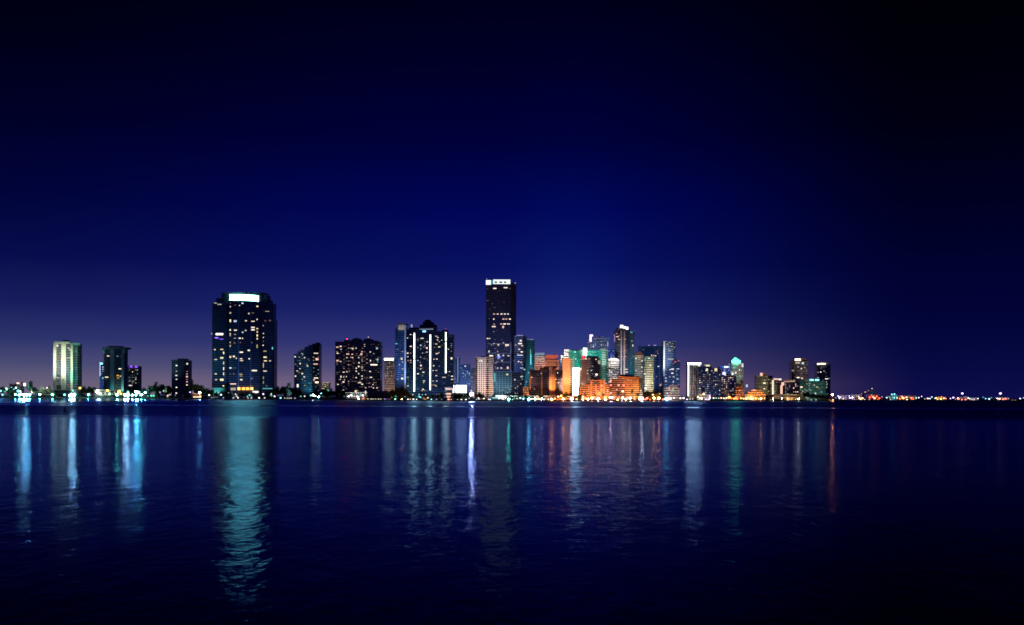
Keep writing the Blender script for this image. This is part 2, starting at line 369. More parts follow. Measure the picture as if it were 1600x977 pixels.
b.mast(542,530,534,10,.3,'r',9); b.mast(575.5,527.4,531,10,.3,'k',3)
b.zwin(440,500,6.515,[(567,278,30,14,'k'),(603,270,24,20),(637,268,14,10,'w',0),(605,300,18,14),(571,340,24,14),(673,348,44,16,'k'),(722,292,26,20),(758,288,18,18),(825,290,16,12,'w',0),(970,290,22,26,'b',2),(903,327,20,16),(820,325,20,20,'k'),(812,348,26,22,'k'),(765,345,18,14,'w',0),(718,350,18,18,'k'),(665,385,24,14),(720,384,16,12),(785,384,16,14),(570,415,34,24,'k'),(603,425,16,20),(905,415,14,24),(975,405,14,40,'c'),(980,427,20,12,'c',1),(940,457,104,18,'w',3),(735,440,40,8,'k',0),(788,437,20,18),(568,455,22,12,'w',0),(632,480,20,14,'w',0),(785,475,20,20),(760,492,20,18),(820,485,26,36,'w',1),(760,522,20,22),(900,525,18,16),(570,535,20,12,'w',0),(632,532,34,14),(665,528,14,22),(690,520,14,30,'w',0),(785,548,14,18),(605,578,20,30),(632,582,18,12),(660,580,14,10),(910,585,36,14),(820,572,20,18),(820,600,16,20,'k'),(760,588,18,14),(630,632,28,22),(575,658,22,16),(795,640,56,16,'w',2),(822,655,24,16,'w',2),(722,625,20,8,'w',0),(640,610,14,10),(905,640,14,10,'w',0),(950,638,60,8,'k',0),(930,660,14,12),(858,692,18,10),(630,712,20,10),(935,692,16,12),(970,692,18,12),(600,605,10,12)])
b.grid(525,593,537,612,3.6,2.9,.26,'wkk',(7,7,0,0,1))
for x,y,w,h,c in ((580,613.5,7.5,2.6,'o'),(595,613,7,3,'y'),(603,613,3,2,'w')): b.panel(x,y,w,h,G(c,2),'lobby_window',3)
b.box(574,606,611,622,-6,10,CON['dark'],'podium')

# 8 small pale block
b = Bld('apartment_block', 'small pale block with a bright white lit top floor', 2300, 608, 'building')
b.block([(600.5,0),(610,0),(616.5,3)],560,depth=20,wall='pale',glass='grey',slab=.4); b.panel(607.5,561.6,14,3.0,glow((.85,1,.62),8),'lit_crown')
b.grid(601,616,566,606,3.2,2.8,.5,'wkbk',(0,1,1)); flood(608,585,2300,PINK,1.4,60,5); flood(612,604,2300,ORANGE,1.6,30,4)
# 9 glass tower
b = Bld('apartment_tower', 'narrow blue glass tower with a beige lit cap, partly hidden', 2050, 626)
b.block([(617,2),(621.5,0)],511,depth=22,wall='blue',glass='blue',slab=.4); b.block([(621,-1),(634,-1)],508,depth=24,wall='blue',glass='blue',slab=.35)
b.box(621.5,632,507.6,515.5,-3,4,CON['cream'],'lit_cap'); b.box(620,634.5,505,508,-2,24,CON['dark'],'roof_slab'); b.box(631.5,634,508.4,616,-3,3,CON['white'],'column')
flood(627,511,2047,WARM,.9,14,ZZ(627,519,2050),0,70); flood(633,545,2050,BLUE,2,60,5,6); flood(626,570,2050,(.5,.6,1),.7,60,5,-4)
b.zwin(590,480,6.107,[(180,350,30,18,'c',1),(188,405,18,12,'b',1),(240,425,24,16,'k',1),(230,493,28,34,'w',2),(240,525,24,14,'w',1),(208,550,16,22,'n',1),(240,590,26,20,'y',1),(235,650,24,14,'y',1),(235,682,30,26,'y',2),(190,690,20,14,'b',1),(180,450,20,10,'b',0)])
b.box(640.5,644.5,507,518,40,6,CON['white'],'rooftop_cap',.5); flood(642,511,2086,(.75,.7,1),2.4,20,ZZ(642,520,2090))

# 10 tower with three light strips
b = Bld('apartment_tower', 'massive dark stepped tower with three vertical white light strips', 1815, 672)
b.block([(634.5,6),(641,2),(648,0),(656,2),(664,5)],515,depth=32,wall='dark',glass='dark',slab=.4)
b.block([(655,3),(666,0),(674,0),(681,3)],512,depth=34,wall='dark',glass='dark',slab=.4)
b.block([(674,1),(690,0),(699,2)],518,depth=30,wall='dark',glass='dark',slab=.4); b.block([(697,4),(708.5,8)],523,depth=26,wall='dark',glass='dark',slab=.4)
hump(b,638,656,515,511.5,6,18,CON['black']); b.box(655.5,681,507.5,512,4,24,CON['black'],'crown_step'); b.box(660,677,503.5,507.5,6,18,CON['black'],'crown_step'); hump(b,662.5,673.5,503.6,499.5,8,12,CON['black'],'crown_dome')
b.box(690,699,515.8,518,5,14,CON['black'],'roof_plant'); b.mast(697,514.5,518,8,.3,'r',2)
for x,y0,y1 in ((647.5,522,561),(647.5,562.5,612),(672.3,523,609.5),(696.5,519.5,533),(696.5,535,583)): b.panel(x,(y0+y1)/2,1.5,y1-y0,glow((.72,1,.80) if x<690 else (.84,1,.74),5.5),'light_strip',.5)
b.panel(666,514.6,22,1.1,G('b',1),'light_strip',.5); b.panel(663,518,5,2.4,glow((.25,.6,1),2.5),'crown_lamp',.6); b.panel(647.5,520.8,2.2,1.8,G('n',2),'crown_lamp',.5)
b.zwin(590,480,6.107,[(315,262,16,10),(287,296,14,12),(425,298,46,14,'w'),(385,298,20,8,'w',0),(318,375,26,14),(412,365,16,18,'b'),(412,398,14,20,'b',1),(440,382,20,10,'k',1),(470,390,26,22,'k'),(475,332,20,12),(470,430,24,10),(560,278,30,8),(575,290,20,10),(572,314,18,12),(612,316,14,10),(560,352,26,14),(535,352,14,8,'w',0),(588,380,30,14),(565,445,30,16),(585,435,14,18,'k'),(287,440,24,14),(290,475,12,14),(317,508,14,12),(410,478,20,12),(438,490,16,8,'w',0),(538,498,14,10),(565,496,22,16),(675,402,16,14),(705,490,24,28),(410,558,34,24,'w',2),(380,560,14,8,'r',0),(410,590,22,16),(385,637,26,14),(438,622,26,16),(535,560,20,16),(560,605,26,10),(530,605,14,10),(685,616,14,12),(560,655,26,12),(633,670,50,12),(710,660,26,14),(710,690,30,12),(443,705,26,16),(440,722,14,12),(435,785,24,14),(425,797,14,14,'o'),(565,705,22,12),(557,752,24,12),(530,705,14,8),(670,780,50,18,'k',2),(290,752,26,10),(290,670,16,10),(678,825,50,20,'k'),(680,850,40,14,'k')])
b.grid(636,707,524,612,3.8,2.9,.22,'wkbb',(7,7,0,1)); flood(640,600,1815,(.25,.8,.9),2.2,30,4,-4,80); flood(660,585,1815,(.15,.5,.9),1.0,60,4,0,90); flood(690,585,1815,(.15,.45,.9),.8,60,4,0,80)
b = Bld('waterfront_pavilion', 'low pink-lit waterfront pavilion at the foot of the striped tower', 1775, 700, 'building')
b.block([(695,0),(707,0)],606,depth=16,wall='rose',glass='brown',floor=4.2)
for y in (608,615.5,620): b.panel(701,y,10-.3*(y-608),2.6,G('k',2),'window')
b.panel(686,616.5,8,1.2,G('n',1),'window',1)

# 11 distant slender blocks
b = Bld('apartment_tower', 'thin pale blue tower with a lit mast line, far behind', 2500, 713)
b.block([(709,0),(718,0)],559,depth=20,wall='blue',glass='blue',slab=.3); b.panel(715.4,578,1,40,G('b',1),'light_strip'); b.mast(715.4,553,559,0,.3,'b',1)
b.grid(709.5,717.5,562,602,3,2.9,.35,'bcb',(0,0,1)); flood(713,582,2500,BLUE,1.2,80,5)
b = Bld('apartment_tower', 'pale blue tower dotted with many white windows above the billboard', 2480, 727)
b.block([(718.5,2),(722,0),(735,0)],569,depth=20,wall='blue',glass='blue',slab=.3); b.grid(719,735,571,604,3,2.8,.5,'bbnc',(0,1,1,2)); flood(727,590,2480,BLUE,1.6,80,5); b.mast(721,565,569,6,.3,'k',1)
b = Bld('apartment_block', 'pale violet block squeezed beside the pink tower', 2460, 740, 'building')
b.block([(735.5,0),(744,0)],578,depth=18,wall='grey',glass='grey'); b.box(737,742,575.5,578,2,8,CON['dark'],'roof_plant'); b.grid(736,743.5,580,612,2.8,2.9,.45,'lkn',(0,1,1)); flood(740,600,2460,PINK,1.2,50,5)
# 12 billboard
b = Bld('billboard_building', 'low dark building carrying a blazing white billboard screen', 1880, 720, 'building')
b.block([(706,0),(735,0)],614.5,depth=24,wall='dark',glass='dark',floor=4)
BF=b.box(711.5,729.5,601.5,614.6,3,3,CON['dark'],'billboard_frame').name; q=b.panel(720.5,608,16.6,11.6,glow((.92,.97,1),5),'billboard_screen',0,.8); q.location.y=2.7; q.parent=bpy.data.objects[BF]
# 13 pink-white tower
b = Bld('apartment_tower', 'pink-white balconied tower with a dark recessed window slot', 1960, 756)
b.block([(743,5),(746,2)],558.5,depth=22,wall='rose',glass='brown'); b.block([(746,0),(759.5,0)],559,depth=24,wall='white',glass='grey',slab=.7,sh=1.4,piers=(747,750.5,754,757.5),pw=1.8)
b.block([(759.5,3),(764.5,3)],558.5,depth=20,wall='rose',glass='dark',sh=1.2); b.block([(764,0),(770,2)],559.5,depth=22,wall='white',glass='grey',slab=.6,sh=1.5)
b.box(750,764,556.8,559,6,12,CON['dark'],'roof_plant')
flood(752,580,1960,(1,.76,.70),1.1,90,5,-4,60); flood(752,600,1960,PINK,1.0,60,5,-4,80); flood(767,606,1960,ORANGE,3.5,24,4,4,70); flood(767,580,1960,PINK,.8,60,5,3,50)
b.grid(746,759,563,612,3.4,2.9,.18,'wkn',(1,1,2)); b.panel(751.5,564,5,3,G('n',2),'window'); b.grid(760,764,563,612,4,4.2,.5,'ok',(0,1))

# 14 tallest tower
b = Bld('skyscraper', 'tallest dark skyscraper with a white rooftop sign panel', 2060, 780)
b.block([(758.8,0),(797,0),(806,14)],444.5,depth=46,wall='black',glass='dark',slab=.12,sh=.5)
b.box(797,805.5,442.5,444.5,16,24,CON['black'],'roof_parapet'); b.panel(805,442.6,2,1.2,G('n',1),'roof_lamp')
b.box(758.9,798,441,444.4,1.5,30,CON['black'],'roof_parapet')
b.panel(763.2,441.6,7.8,7.2,glow((.95,.98,1),1.15),'sign_emblem',1.0,1)
b.panel(768.9,441.2,3.4,6.4,glow((.05,.32,.36),.8),'sign_gap',.9,1); b.panel(784,440.6,26.8,7,glow((.90,.97,1),1.05),'sign_panel',1.0,1); SP=bpy.data.objects['sign_panel']
ink = solid('sign_ink', (.02,.05,.09))
for x,w in ((774.8,3.6),(782.6,4.4),(789.2,3.4)):
    f = b.panel(x,441.3,w,2.3,ink,'sign_lettering',1.25,.5); f.parent = SP; f.matrix_parent_inverse = SP.matrix_basis.inverted()
b.mast(760.5,436.4,441,6,.3,'k',2)
b.box(797.2,798.6,535,600,-1.2,2,CON['grey'],'corner_column')
b.zwin(700,420,4.444,[(325,137,34,12),(400,132,40,12),(435,138,14,8,'w',1),(275,222,18,10,'w',0),(465,278,12,14),(465,228,10,6,'w',0),(285,345,12,8,'w',0),(320,315,20,12,'k',2),(345,315,20,10,'k',2),(372,315,22,12),(395,315,20,12,'n'),(417,315,20,12,'n'),(436,318,10,10,'n',1),(318,350,14,14),(385,350,22,12,'k'),(405,350,20,12,'k'),(430,350,20,12),(320,385,14,14,'k',1),(318,402,40,14),(370,384,22,12,'k'),(393,384,26,12),(420,384,30,10),(383,405,18,26,'k'),(318,437,14,8,'w',1),(275,485,18,10),(290,485,10,10),(320,520,14,10),(350,528,18,18),(385,515,14,12,'w',1),(410,530,40,16),(405,540,20,10,'w',1),(285,575,16,20),(300,605,40,14),(350,600,18,14),(385,603,16,12),(420,605,20,12),(345,575,14,8,'w',1),(415,688,20,24,'k',2),(330,655,20,8,'w',1),(300,645,14,10),(370,690,16,10),(345,690,14,10),(375,640,14,10)])
b.grid(760,797,535,578,3.2,2.9,.30,'wkbb',(7,7,0,0,1)); b.grid(760,797,450,535,3.6,2.9,.06,'bk',(7,7,0)); flood(778,565,2060,(.25,.42,1),1.6,110,6,0,60); flood(778,505,2060,(.2,.3,1),.4,112,85,0,70)
# lines of pale floor bands low on the tower
for y in (537.5,552,566,577): b.box(759,797,y-.35,y+.35,-1.0,1.2,CON['grey'],'floor_band')
# 15
b = Bld('office_tower', 'dark blue stepped tower pressed against the tallest skyscraper', 2040, 812)
b.block([(803,6),(806,4),(818,0),(822,4)],525,depth=28,wall='blue',glass='blue',slab=.15); b.block([(803,-3),(818,-3)],556,depth=20,wall='blue',glass='blue',slab=.15)
b.zwin(700,420,4.444,[(505,500,20,16),(500,520,40,16),(515,535,20,10),(495,560,20,14),(512,578,20,14),(490,645,16,12),(508,650,14,10),(470,530,14,8),(500,600,60,5,'b',2),(460,640,10,10,'b',1),(530,700,14,12),(515,750,24,10,'c',2),(468,770,12,12),(512,690,30,5,'b',2),(480,600,30,5,'b',1)])
for x in (809,812,815): b.panel(x,524.2,1.2,1.2,G('l',2),'roof_lamp',0)
b.grid(804,821,540,600,3.5,2.9,.10,'bw',(0,1)); flood(812,560,2040,BLUE,.9,80,6,6)
# 16
b = Bld('glass_tower', 'curved blue-green glass tower with a cyan lit edge', 2080, 828)
b.block([(820,6),(824,2),(828,0),(832,2),(835,6)],531,depth=26,wall='blue',glass='teal',slab=.15)
b.panel(829.3,562,1.6,16,G('c',2),'light_strip'); b.panel(829,550,1.2,8,G('t',1),'light_strip'); b.panel(828.5,530.6,9,1,G('l',1),'light_strip')
flood(829,560,2080,(.2,.75,.8),1.8,50,10,4,60); flood(826,590,2080,TEAL,1.6,50,6,0,80); b.grid(821,835,575,604,4,2.9,.25,'cb',(0,1,2))
# 17
b = Bld('office_building', 'pale teal gridded office block below the tallest skyscraper', 1900, 786, 'building')
b.block([(771,0),(799,0)],580.5,depth=26,wall='blue',glass='teal',slab=.35,sh=.7,piers=tuple(771.5+4.5*k for k in range(7)),pw=.9)
b.block([(799,1),(814.5,5)],581.5,depth=24,wall='dark',glass='dark',slab=.15)
flood(780,606,1900,(.6,.95,1),1.6,30,4,0,90); flood(778,590,1900,(.35,.75,.9),.7,60,5,-6,80); flood(795,612,1900,WHITE,1.8,14,4,0,90)
b.panel(773,590,3,14,G('c',1),'light_strip'); b.zwin(780,510,8.5,[(110,640,44,26,'y',2),(75,660,20,20,'w',0),(155,798,40,20,'b',1),(208,710,22,28,'n',2),(288,765,26,20,'k',1),(290,670,20,20,'n',2)])
b.grid(772,798,604,617,3.2,2.6,.55,'ntcb',(0,1,1)); b.grid(800,814,600,616,3.6,2.9,.12,'kw',(1,))
# 18
b = Bld('apartment_block', 'beige block topped by a flat teal rooftop storey', 2140, 842, 'building')
b.block([(834.5,0),(851,0)],557,depth=22,wall='rose',glass='brown',slab=.2,sh=1.6); b.box(836,850.5,552.2,557,2,16,CON['blue'],'rooftop_storey'); b.box(835,851,551,552.3,1,20,CON['dark'],'roof_slab')
flood(843,566,2140,PINK,2.6,60,20,0,60); flood(843,555,2140,TEAL,1.6,40,60,0,40); b.grid(836,850,560,576,4,3,.2,'ok',(0,1))
# 19
b = Bld('apartment_block', 'red-brown stepped block with an overhanging square cap', 2150, 861, 'building')
b.block([(850.5,0),(873,0)],563,depth=22,wall='terra',glass='brown',slab=.3,sh=1.3); b.box(853,869,559,563,2,16,CON['red'],'crown_step'); b.box(851,872,554.5,559,-1,22,CON['red'],'roof_cap')
flood(861,566,2150,(1,.4,.3),2.4,60,14,0,60); b.grid(851,873,565,577,4,3,.35,'okw',(0,1,1))
# 20
b = Bld('office_building', 'orange stone block with wide dark glass bays and a pale central pier', 1990, 853, 'building')
b.block([(827,0),(879.3,0)],578,depth=28,wall='brown',glass='dark',slab=.06,sh=.5)
b.box(826.6,829.4,577.4,620,-1.2,4,CON['terra'],'pier'); b.box(858,862.4,573.5,620,-1.8,5,CON['rose'],'pier'); b.box(862.4,867.6,576,620,-1.2,4,CON['terra'],'pier'); b.box(845.5,847.5,578,620,-1,3,CON['brown'],'pier')
b.box(843,861,574,578,4,14,CON['terra'],'roof_step'); b.box(851,870,572.2,576,8,14,CON['terra'],'roof_step')
b.zwin(810,500,6.98,[(250,585,16,22,'n',2),(145,627,20,20,'k',2),(175,755,22,16,'k',1),(428,578,16,24,'n',2),(408,648,22,16,'k',2),(440,650,16,14,'w',1),(472,648,14,14,'k',2),(410,685,16,14,'w',1),(438,685,28,14,'w',2),(470,685,12,12,'k',1),(300,560,14,10,'w',0),(200,640,14,10,'b',0),(210,700,16,10,'k',0)])
b.grid(830,857,581,614,3,2.9,.08,'bk',(0,0)); flood(863.5,600,1990,ORANGE,9,30,4,0,34); flood(863,588,1990,(1,.6,.42),4.5,60,6,0,22); flood(828,598,1990,(1,.5,.35),4,40,5,-3,30); flood(846.5,600,1990,(1,.45,.25),1.4,30,4,0,24); flood(845,616,1990,ORANGE,1.8,14,4,0,90)
b = Bld('pavilion', 'small golden glowing pavilion beside the orange stone block', 1960, 821, 'building')
b.block([(817,0),(826,0)],605,depth=12,wall='terra',glass='brown',floor=4); b.grid(817,826,606,615,3,3,.9,'oy',(1,1)); flood(821,608,1960,ORANGE,5,16,4)
# 21
b = Bld('apartment_tower', 'plain windowless orange slab tower with a greenish shaded side', 2040, 886)
b.block([(878.8,0),(890.5,0)],560.5,depth=24,wall='terra',glass='brown',slab=0); b.block([(890.5,1),(894.3,4)],561.5,depth=22,wall='cream',glass='grey',slab=.1,sh=1.2)
b.box(878.7,890.3,559.8,616,-1.2,3,CON['terra'],'stone_face'); b.box(884.4,885.2,561,616,-1.6,1,CON['brown'],'recess_strip')
flood(884,602,2040,(1,.45,.13),7.5,40,5,-3,50); flood(884,578,2040,(1,.58,.36),6.5,90,5,-5,36); flood(893,590,2040,(.8,.9,.4),1.3,30,5,6,50); b.panel(886.5,568,1.6,1.6,G('y',1),'window')
# 22
b = Bld('apartment_tower', 'white glowing stepped rooftop rising behind the orange slab', 2200, 884)
b.block([(876,0),(881,0)],556,depth=18,wall='white',glass='grey'); b.block([(881,-2),(891,-2)],547.5,depth=20,wall='white',glass='grey',sh=1.4)
flood(884,553,2200,WHITE,6,50,60,0,50); b.panel(886.5,547,8,1.4,G('n',2),'roof_lamp'); b.panel(878.5,557.5,4,2.6,G('n',2),'window'); b.grid(876,891,549,562,3,2.9,.5,'nlw',(1,2)); b.grid(873,881,563,580,3,2.9,.4,'lk',(1,))
# 23
b = Bld('office_tower', 'green-lit glass office block with white end piers and a white facade strip made to glow', 2160, 916)
b.block([(889,0),(940,0)],548.5,depth=30,wall='green',glass='green',slab=.2,sh=.5); b.box(889,910,546.8,548.6,3,20,CON['dark'],'roof_slab'); b.box(917,940,546.6,548.6,3,20,CON['dark'],'roof_slab')
b.box(910.5,917,543.5,557,-2,8,CON['white'],'lit_pier'); flood(914,550,2158,WHITE,5,30,ZZ(914,556,2150),0,40)
flood(902,562,2160,(.08,.80,.72),5,60,40,-3,60); flood(930,554,2160,(.08,.75,.72),4.5,50,80,0,60)
b.panel(900,598,10.5,46,glow((.95,1,.82),6),'glow_facade',.4); b.panel(896.5,566,1.8,16,G('t',1),'light_strip')  # floodlit white facade: its light is put in as panel emission
b.zwin(860,540,12.2,[(470,125,50,30,'t',2),(480,190,30,30,'t',1),(485,255,30,50,'t',2),(520,295,36,30,'t',1),(450,320,26,30,'t',1),(480,340,30,24,'g',1),(470,390,26,24,'t',1)])
b.grid(917,939,549,558,4,2.9,.35,'gty',(0,1)); b.grid(890,909,549,572,3.4,2.9,.25,'tg',(0,0,1))
# 24
b = Bld('apartment_tower', 'brown tower with a salmon end wall and one red roof light', 2060, 922)
b.block([(905,3),(908,1)],578,depth=20,wall='cream',glass='grey',slab=.1); b.block([(908,0),(917,0)],561,depth=22,wall='rose',glass='brown',slab=0); b.block([(917,2),(937,2)],559.5,depth=24,wall='brown',glass='dark',slab=.3)
b.box(917,935,556.5,560,6,12,CON['dark'],'roof_plant'); b.panel(911,557.8,5,3.8,glow((1,.06,.10),1.1),'roof_lamp',0); b.box(908.5,914,555.8,561.2,3,6,CON['red'],'roof_step')
flood(911.5,592,2060,(1,.52,.38),6.5,40,26,-2,40); flood(911.5,572,2060,(1,.6,.5),5,40,30,-1,34); flood(906,590,2060,(.9,1,.6),1.8,40,5,-3,50); flood(928,585,2060,(.6,.5,.7),1.2,60,5,3,50)
b.zwin(905,510,12.2,[(130,620,30,26,'n',2),(190,620,30,20,'w',1),(320,630,36,30,'w',2),(345,675,24,24,'k',1),(160,845,34,24,'n',1),(230,845,26,28,'n',2),(155,900,50,24,'w',2),(330,920,60,50,'y',3),(300,955,30,20,'w',1),(200,750,24,30,'k',0)])
b.grid(918,937,562,595,3.4,2.9,.15,'wkb',(0,0,1)); b.panel(936.5,566.5,3.5,5,G('w',1),'window')
# 25
b = Bld('apartment_tower', 'tall pale tower with a pink lit fin at its roof corner', 2480, 937)
b.block([(921,0),(926,0)],526,depth=22,wall='grey',glass='blue'); b.block([(925,2),(946,2)],529,depth=24,wall='grey',glass='blue',slab=.3); b.block([(944,4),(952,8)],528,depth=20,wall='blue',glass='blue'); b.block([(918,0),(922,0)],535,depth=20,wall='rose',glass='blue')
b.box(926,944,526.2,527.6,-1,22,CON['dark'],'roof_slab'); b.box(934,938,525.5,529,6,8,STEEL,'roof_plant')
b.panel(922.8,528.5,3.2,11,glow((1,.55,.95),2),'lit_fin',.6); b.panel(924.2,524.3,4.5,2.6,G('l',3),'roof_lamp',.6)
b.grid(919,951,530,546,3.2,2.9,.42,'lknbc',(0,1,1,2)); flood(935,540,2480,(.7,.7,1),2.4,100,40,0,60)
# 26
b = Bld('apartment_tower', 'slim grey-green tower with a pale lit shaft', 2230, 943)
b.block([(936.5,0),(946,0)],545.5,depth=20,wall='pale',glass='green',slab=.3,sh=1.3); b.block([(945,2),(950,5)],547.5,depth=20,wall='green',glass='teal',slab=.3)
flood(941,555,2230,(.9,1,.85),4,60,50,0,40); flood(944,585,2230,(.4,.8,.75),1.8,50,10,0,70); b.grid(937,949,562,604,3.2,2.9,.25,'cnt',(0,1,1))
# 27
b = Bld('office_tower', 'deep blue lit tower peeking behind the tall spotlit tower', 2400, 955)
b.block([(949.5,0),(961,0)],544.5,depth=20,wall='blue',glass='blue'); b.grid(950,960,547,566,3,2.9,.5,'bbp',(1,1,2)); flood(955,555,2400,(.12,.25,1),3.4,50,60,0,50)
# 28
b = Bld('apartment_block', 'white-lit block with a rounded bright roof canopy', 2150, 957, 'building')
b.block([(950,3),(954,0),(967,0)],563,depth=20,wall='white',glass='grey',sh=1.2); hump(b,950,967,563.5,559.5,-1,18,CON['white'],'roof_canopy')
flood(958,562,2150,WHITE,4.0,30,ZZ(958,575,2150),0,60); flood(958,585,2150,WHITE,1.8,60,10,0,50); b.grid(951,966,566,600,3,2.9,.5,'nwl',(1,1,2))
# 29
b = Bld('skyscraper', 'tall spotlit tower with white lamps on a pointed crown', 2170, 976)
b.block([(961,0),(983.5,0)],516,depth=28,wall='dark',glass='dark',slab=.2); b.block([(983,4),(991,9)],517.5,depth=22,wall='blue',glass='teal',slab=.3)
b.box(963.5,983,513.5,516,3,18,CON['dark'],'crown_step'); b.box(966,981,510.5,513.6,5,14,CON['pale'],'crown_step',.7); b.mast(974,506,511,10,.3)
for x,y,w,h in ((971.5,510,4.6,4),(976,511.5,4,3),(980,513,3.6,4)): b.panel(x,y,w,h,G('n',3),'crown_lamp',-2)
b.panel(986.5,519.5,4,1.8,G('c',1),'light_strip')
b.box(969.4,971.4,517,588,-1.4,2,CON['rose'],'column'); b.box(974.2,976.4,517,588,-1.4,2,CON['rose'],'column')
flood(973,575,2170,(.9,.75,.75),2.2,40,20,0,40); flood(973,540,2170,(.9,.6,.75),1.0,60,30,0,40); flood(987,560,2170,TEAL,1.6,50,20,4,60)
b.zwin(950,500,10.85,[(160,285,70,20,'k',2),(225,285,24,20,'k',2),(185,330,36,22,'w',2),(230,330,34,24,'w',1),(285,330,40,24,'w',2),(280,378,40,12,'w',1),(185,430,24,20,'k',1),(230,525,36,22,'w',1),(285,528,24,16,'k',0),(185,622,24,18,'k',1),(232,622,36,20,'w',2),(295,622,40,20,'k',2),(420,435,22,46,'n',2),(405,358,40,20,'n',1),(425,620,24,24,'n',1),(385,655,16,20,'c',1),(390,735,20,20,'c',1),(310,838,76,20,'w',2),(315,885,70,24,'w',2),(155,675,60,14,'w',2),(155,718,50,12,'w',1)])
b.grid(962,990,520,586,3.6,2.9,.06,'kwc',(0,1))
# 30
b = Bld('apartment_tower', 'grey tower under a pointed red-lit pyramid roof', 2220, 999)
b.block([(991.5,2),(995,0),(1007,0)],556,depth=22,wall='grey',glass='grey',slab=.3,sh=1.3); b.box(992,1006.5,549.5,556,1,18,CON['brown'],'pyramid_roof',.25)
flood(999,553,2220,(1,.5,.3),2.6,30,ZZ(999,566,2200),0,50); flood(999,585,2220,(.75,.8,.85),2.0,60,10,0,60)
b.zwin(985,525,9.77,[(85,345,24,26),(85,385,24,22,'w',1),(88,440,20,16,'k',1),(90,525,30,26,'n',2),(178,382,26,26,'n',2),(175,480,24,34,'n',2),(178,540,26,22,'w',2),(90,480,16,14,'k',0)]); b.grid(992,1006,563,605,3.4,2.9,.15,'wk',(0,1))
# 31
b = Bld('apartment_tower', 'yellowish stone tower glowing warmly at its stepped base', 2190, 1014)
b.block([(1007.5,3),(1011,0),(1021,0)],558,depth=22,wall='cream',glass='grey',slab=.3,sh=1.5); b.box(1010,1020,556.5,558,3,12,CON['pale'],'roof_step')
flood(1015,595,2190,(1,.9,.5),3.0,40,5,0,60); flood(1015,575,2190,(.9,.95,.6),2.0,70,8,0,50)
b.zwin(985,525,9.77,[(285,340,40,20,'t',2),(330,358,36,20,'t',1),(230,365,24,22,'c',1),(238,412,40,16,'y',1),(305,448,30,34,'n',2),(230,540,24,24,'w',1),(222,578,40,34,'n',2),(320,573,60,14,'w',1),(320,660,70,12,'w',1),(235,695,36,20,'n',1),(280,790,40,30,'w',2),(345,790,36,24,'w',2),(230,800,40,30,'n',2)])
b.grid(1008,1021,592,609,3,2.8,.55,'ynw',(1,1,2))
# 32
b = Bld('office_tower', 'wide navy tower with a row of white rooftop lamps', 2420, 1018)
b.block([(998.5,2),(1012,2)],541,depth=24,wall='blue',glass='blue',slab=.15); b.block([(1012,0),(1036,0)],540.5,depth=28,wall='blue',glass='blue',slab=.15,piers=(1023,1030))
for x in (1014,1022,1024.5): b.panel(x,540,1.6,1.4,G('l',2),'roof_lamp',0)
b.zwin(985,525,9.77,[(325,295,24,24,'k',2),(358,300,22,24,'k',2),(385,305,26,26,'n',2),(418,228,14,16,'w',1),(418,268,16,20,'w',1),(432,467,50,22,'n',2),(398,620,16,30,'k',1),(455,750,50,40,'k',2),(440,710,30,20,'r',0),(475,730,24,16,'k',1)])
b.grid(999,1036,545,606,4,2.9,.07,'bk',(0,)); flood(1018,565,2420,BLUE,.8,100,10,0,70)
# 33
b = Bld('apartment_tower', 'pale blue tower with a white lit corner fin and patterned bright crown', 2260, 1048)
b.block([(1036.5,0),(1056,0)],533.5,depth=24,wall='blue',glass='blue',slab=.3); b.block([(1053,-3),(1062.5,0)],565,depth=20,wall='blue',glass='blue',slab=.35); b.box(1054,1060.5,562,565,0,10,CON['red'],'roof_step')
b.box(1036.2,1038.8,533,588,-1.4,3,CON['white'],'corner_fin'); flood(1037.5,560,2260,(.75,.8,1),4.5,70,20,-2,26)
b.panel(1055,565.6,2.6,2,glow((1,.08,.25),1.0),'roof_lamp'); b.panel(1060,564,1.6,1.6,G('k',1),'roof_lamp')
b.zwin(985,525,9.77,[(560,125,40,12,'w',1),(600,105,50,10,'w',1),(640,120,30,10,'w',1),(575,155,36,10,'w',1),(630,160,50,14,'n',1),(670,175,30,16,'w',1),(585,200,46,12,'n',1),(640,205,50,12,'w',1),(600,225,60,10,'w',1),(615,355,130,26,'n',1),(595,295,60,8,'k',0),(605,515,30,26,'n',2),(645,507,70,22,'n',2),(725,505,70,12,'b',2),(655,425,14,24,'n',1),(545,520,40,10,'b',1),(640,570,50,20,'n',2),(710,595,30,16,'n',1),(540,590,26,14,'n',1),(660,625,40,18,'n',2),(720,658,50,12,'b',2),(540,645,34,18,'n',2),(540,690,40,22,'n',2),(655,700,20,40,'n',2),(540,745,30,14,'c',1),(650,740,60,10,'b',1),(765,790,30,20,'b',1)])
b.grid(1038,1062,570,605,3.6,2.9,.18,'bcn',(0,0,1)); flood(1048,570,2260,(.4,.55,1),1.2,100,10,0,70)
# 36
b = Bld('apartment_block', 'low cream and pink lit block below the patterned tower', 2140, 1051, 'building')
b.block([(1038,0),(1062,0)],606.5,depth=18,wall='rose',glass='grey',floor=4,sh=1.2); b.block([(1046,2),(1058,2)],603,607,depth=12,wall='rose',glass='grey',floor=4)
b.grid(1038,1062,605,619,3,2.8,.45,'wknt',(1,1,2)); flood(1050,612,2140,PINK,2.4,40,5,0,90)
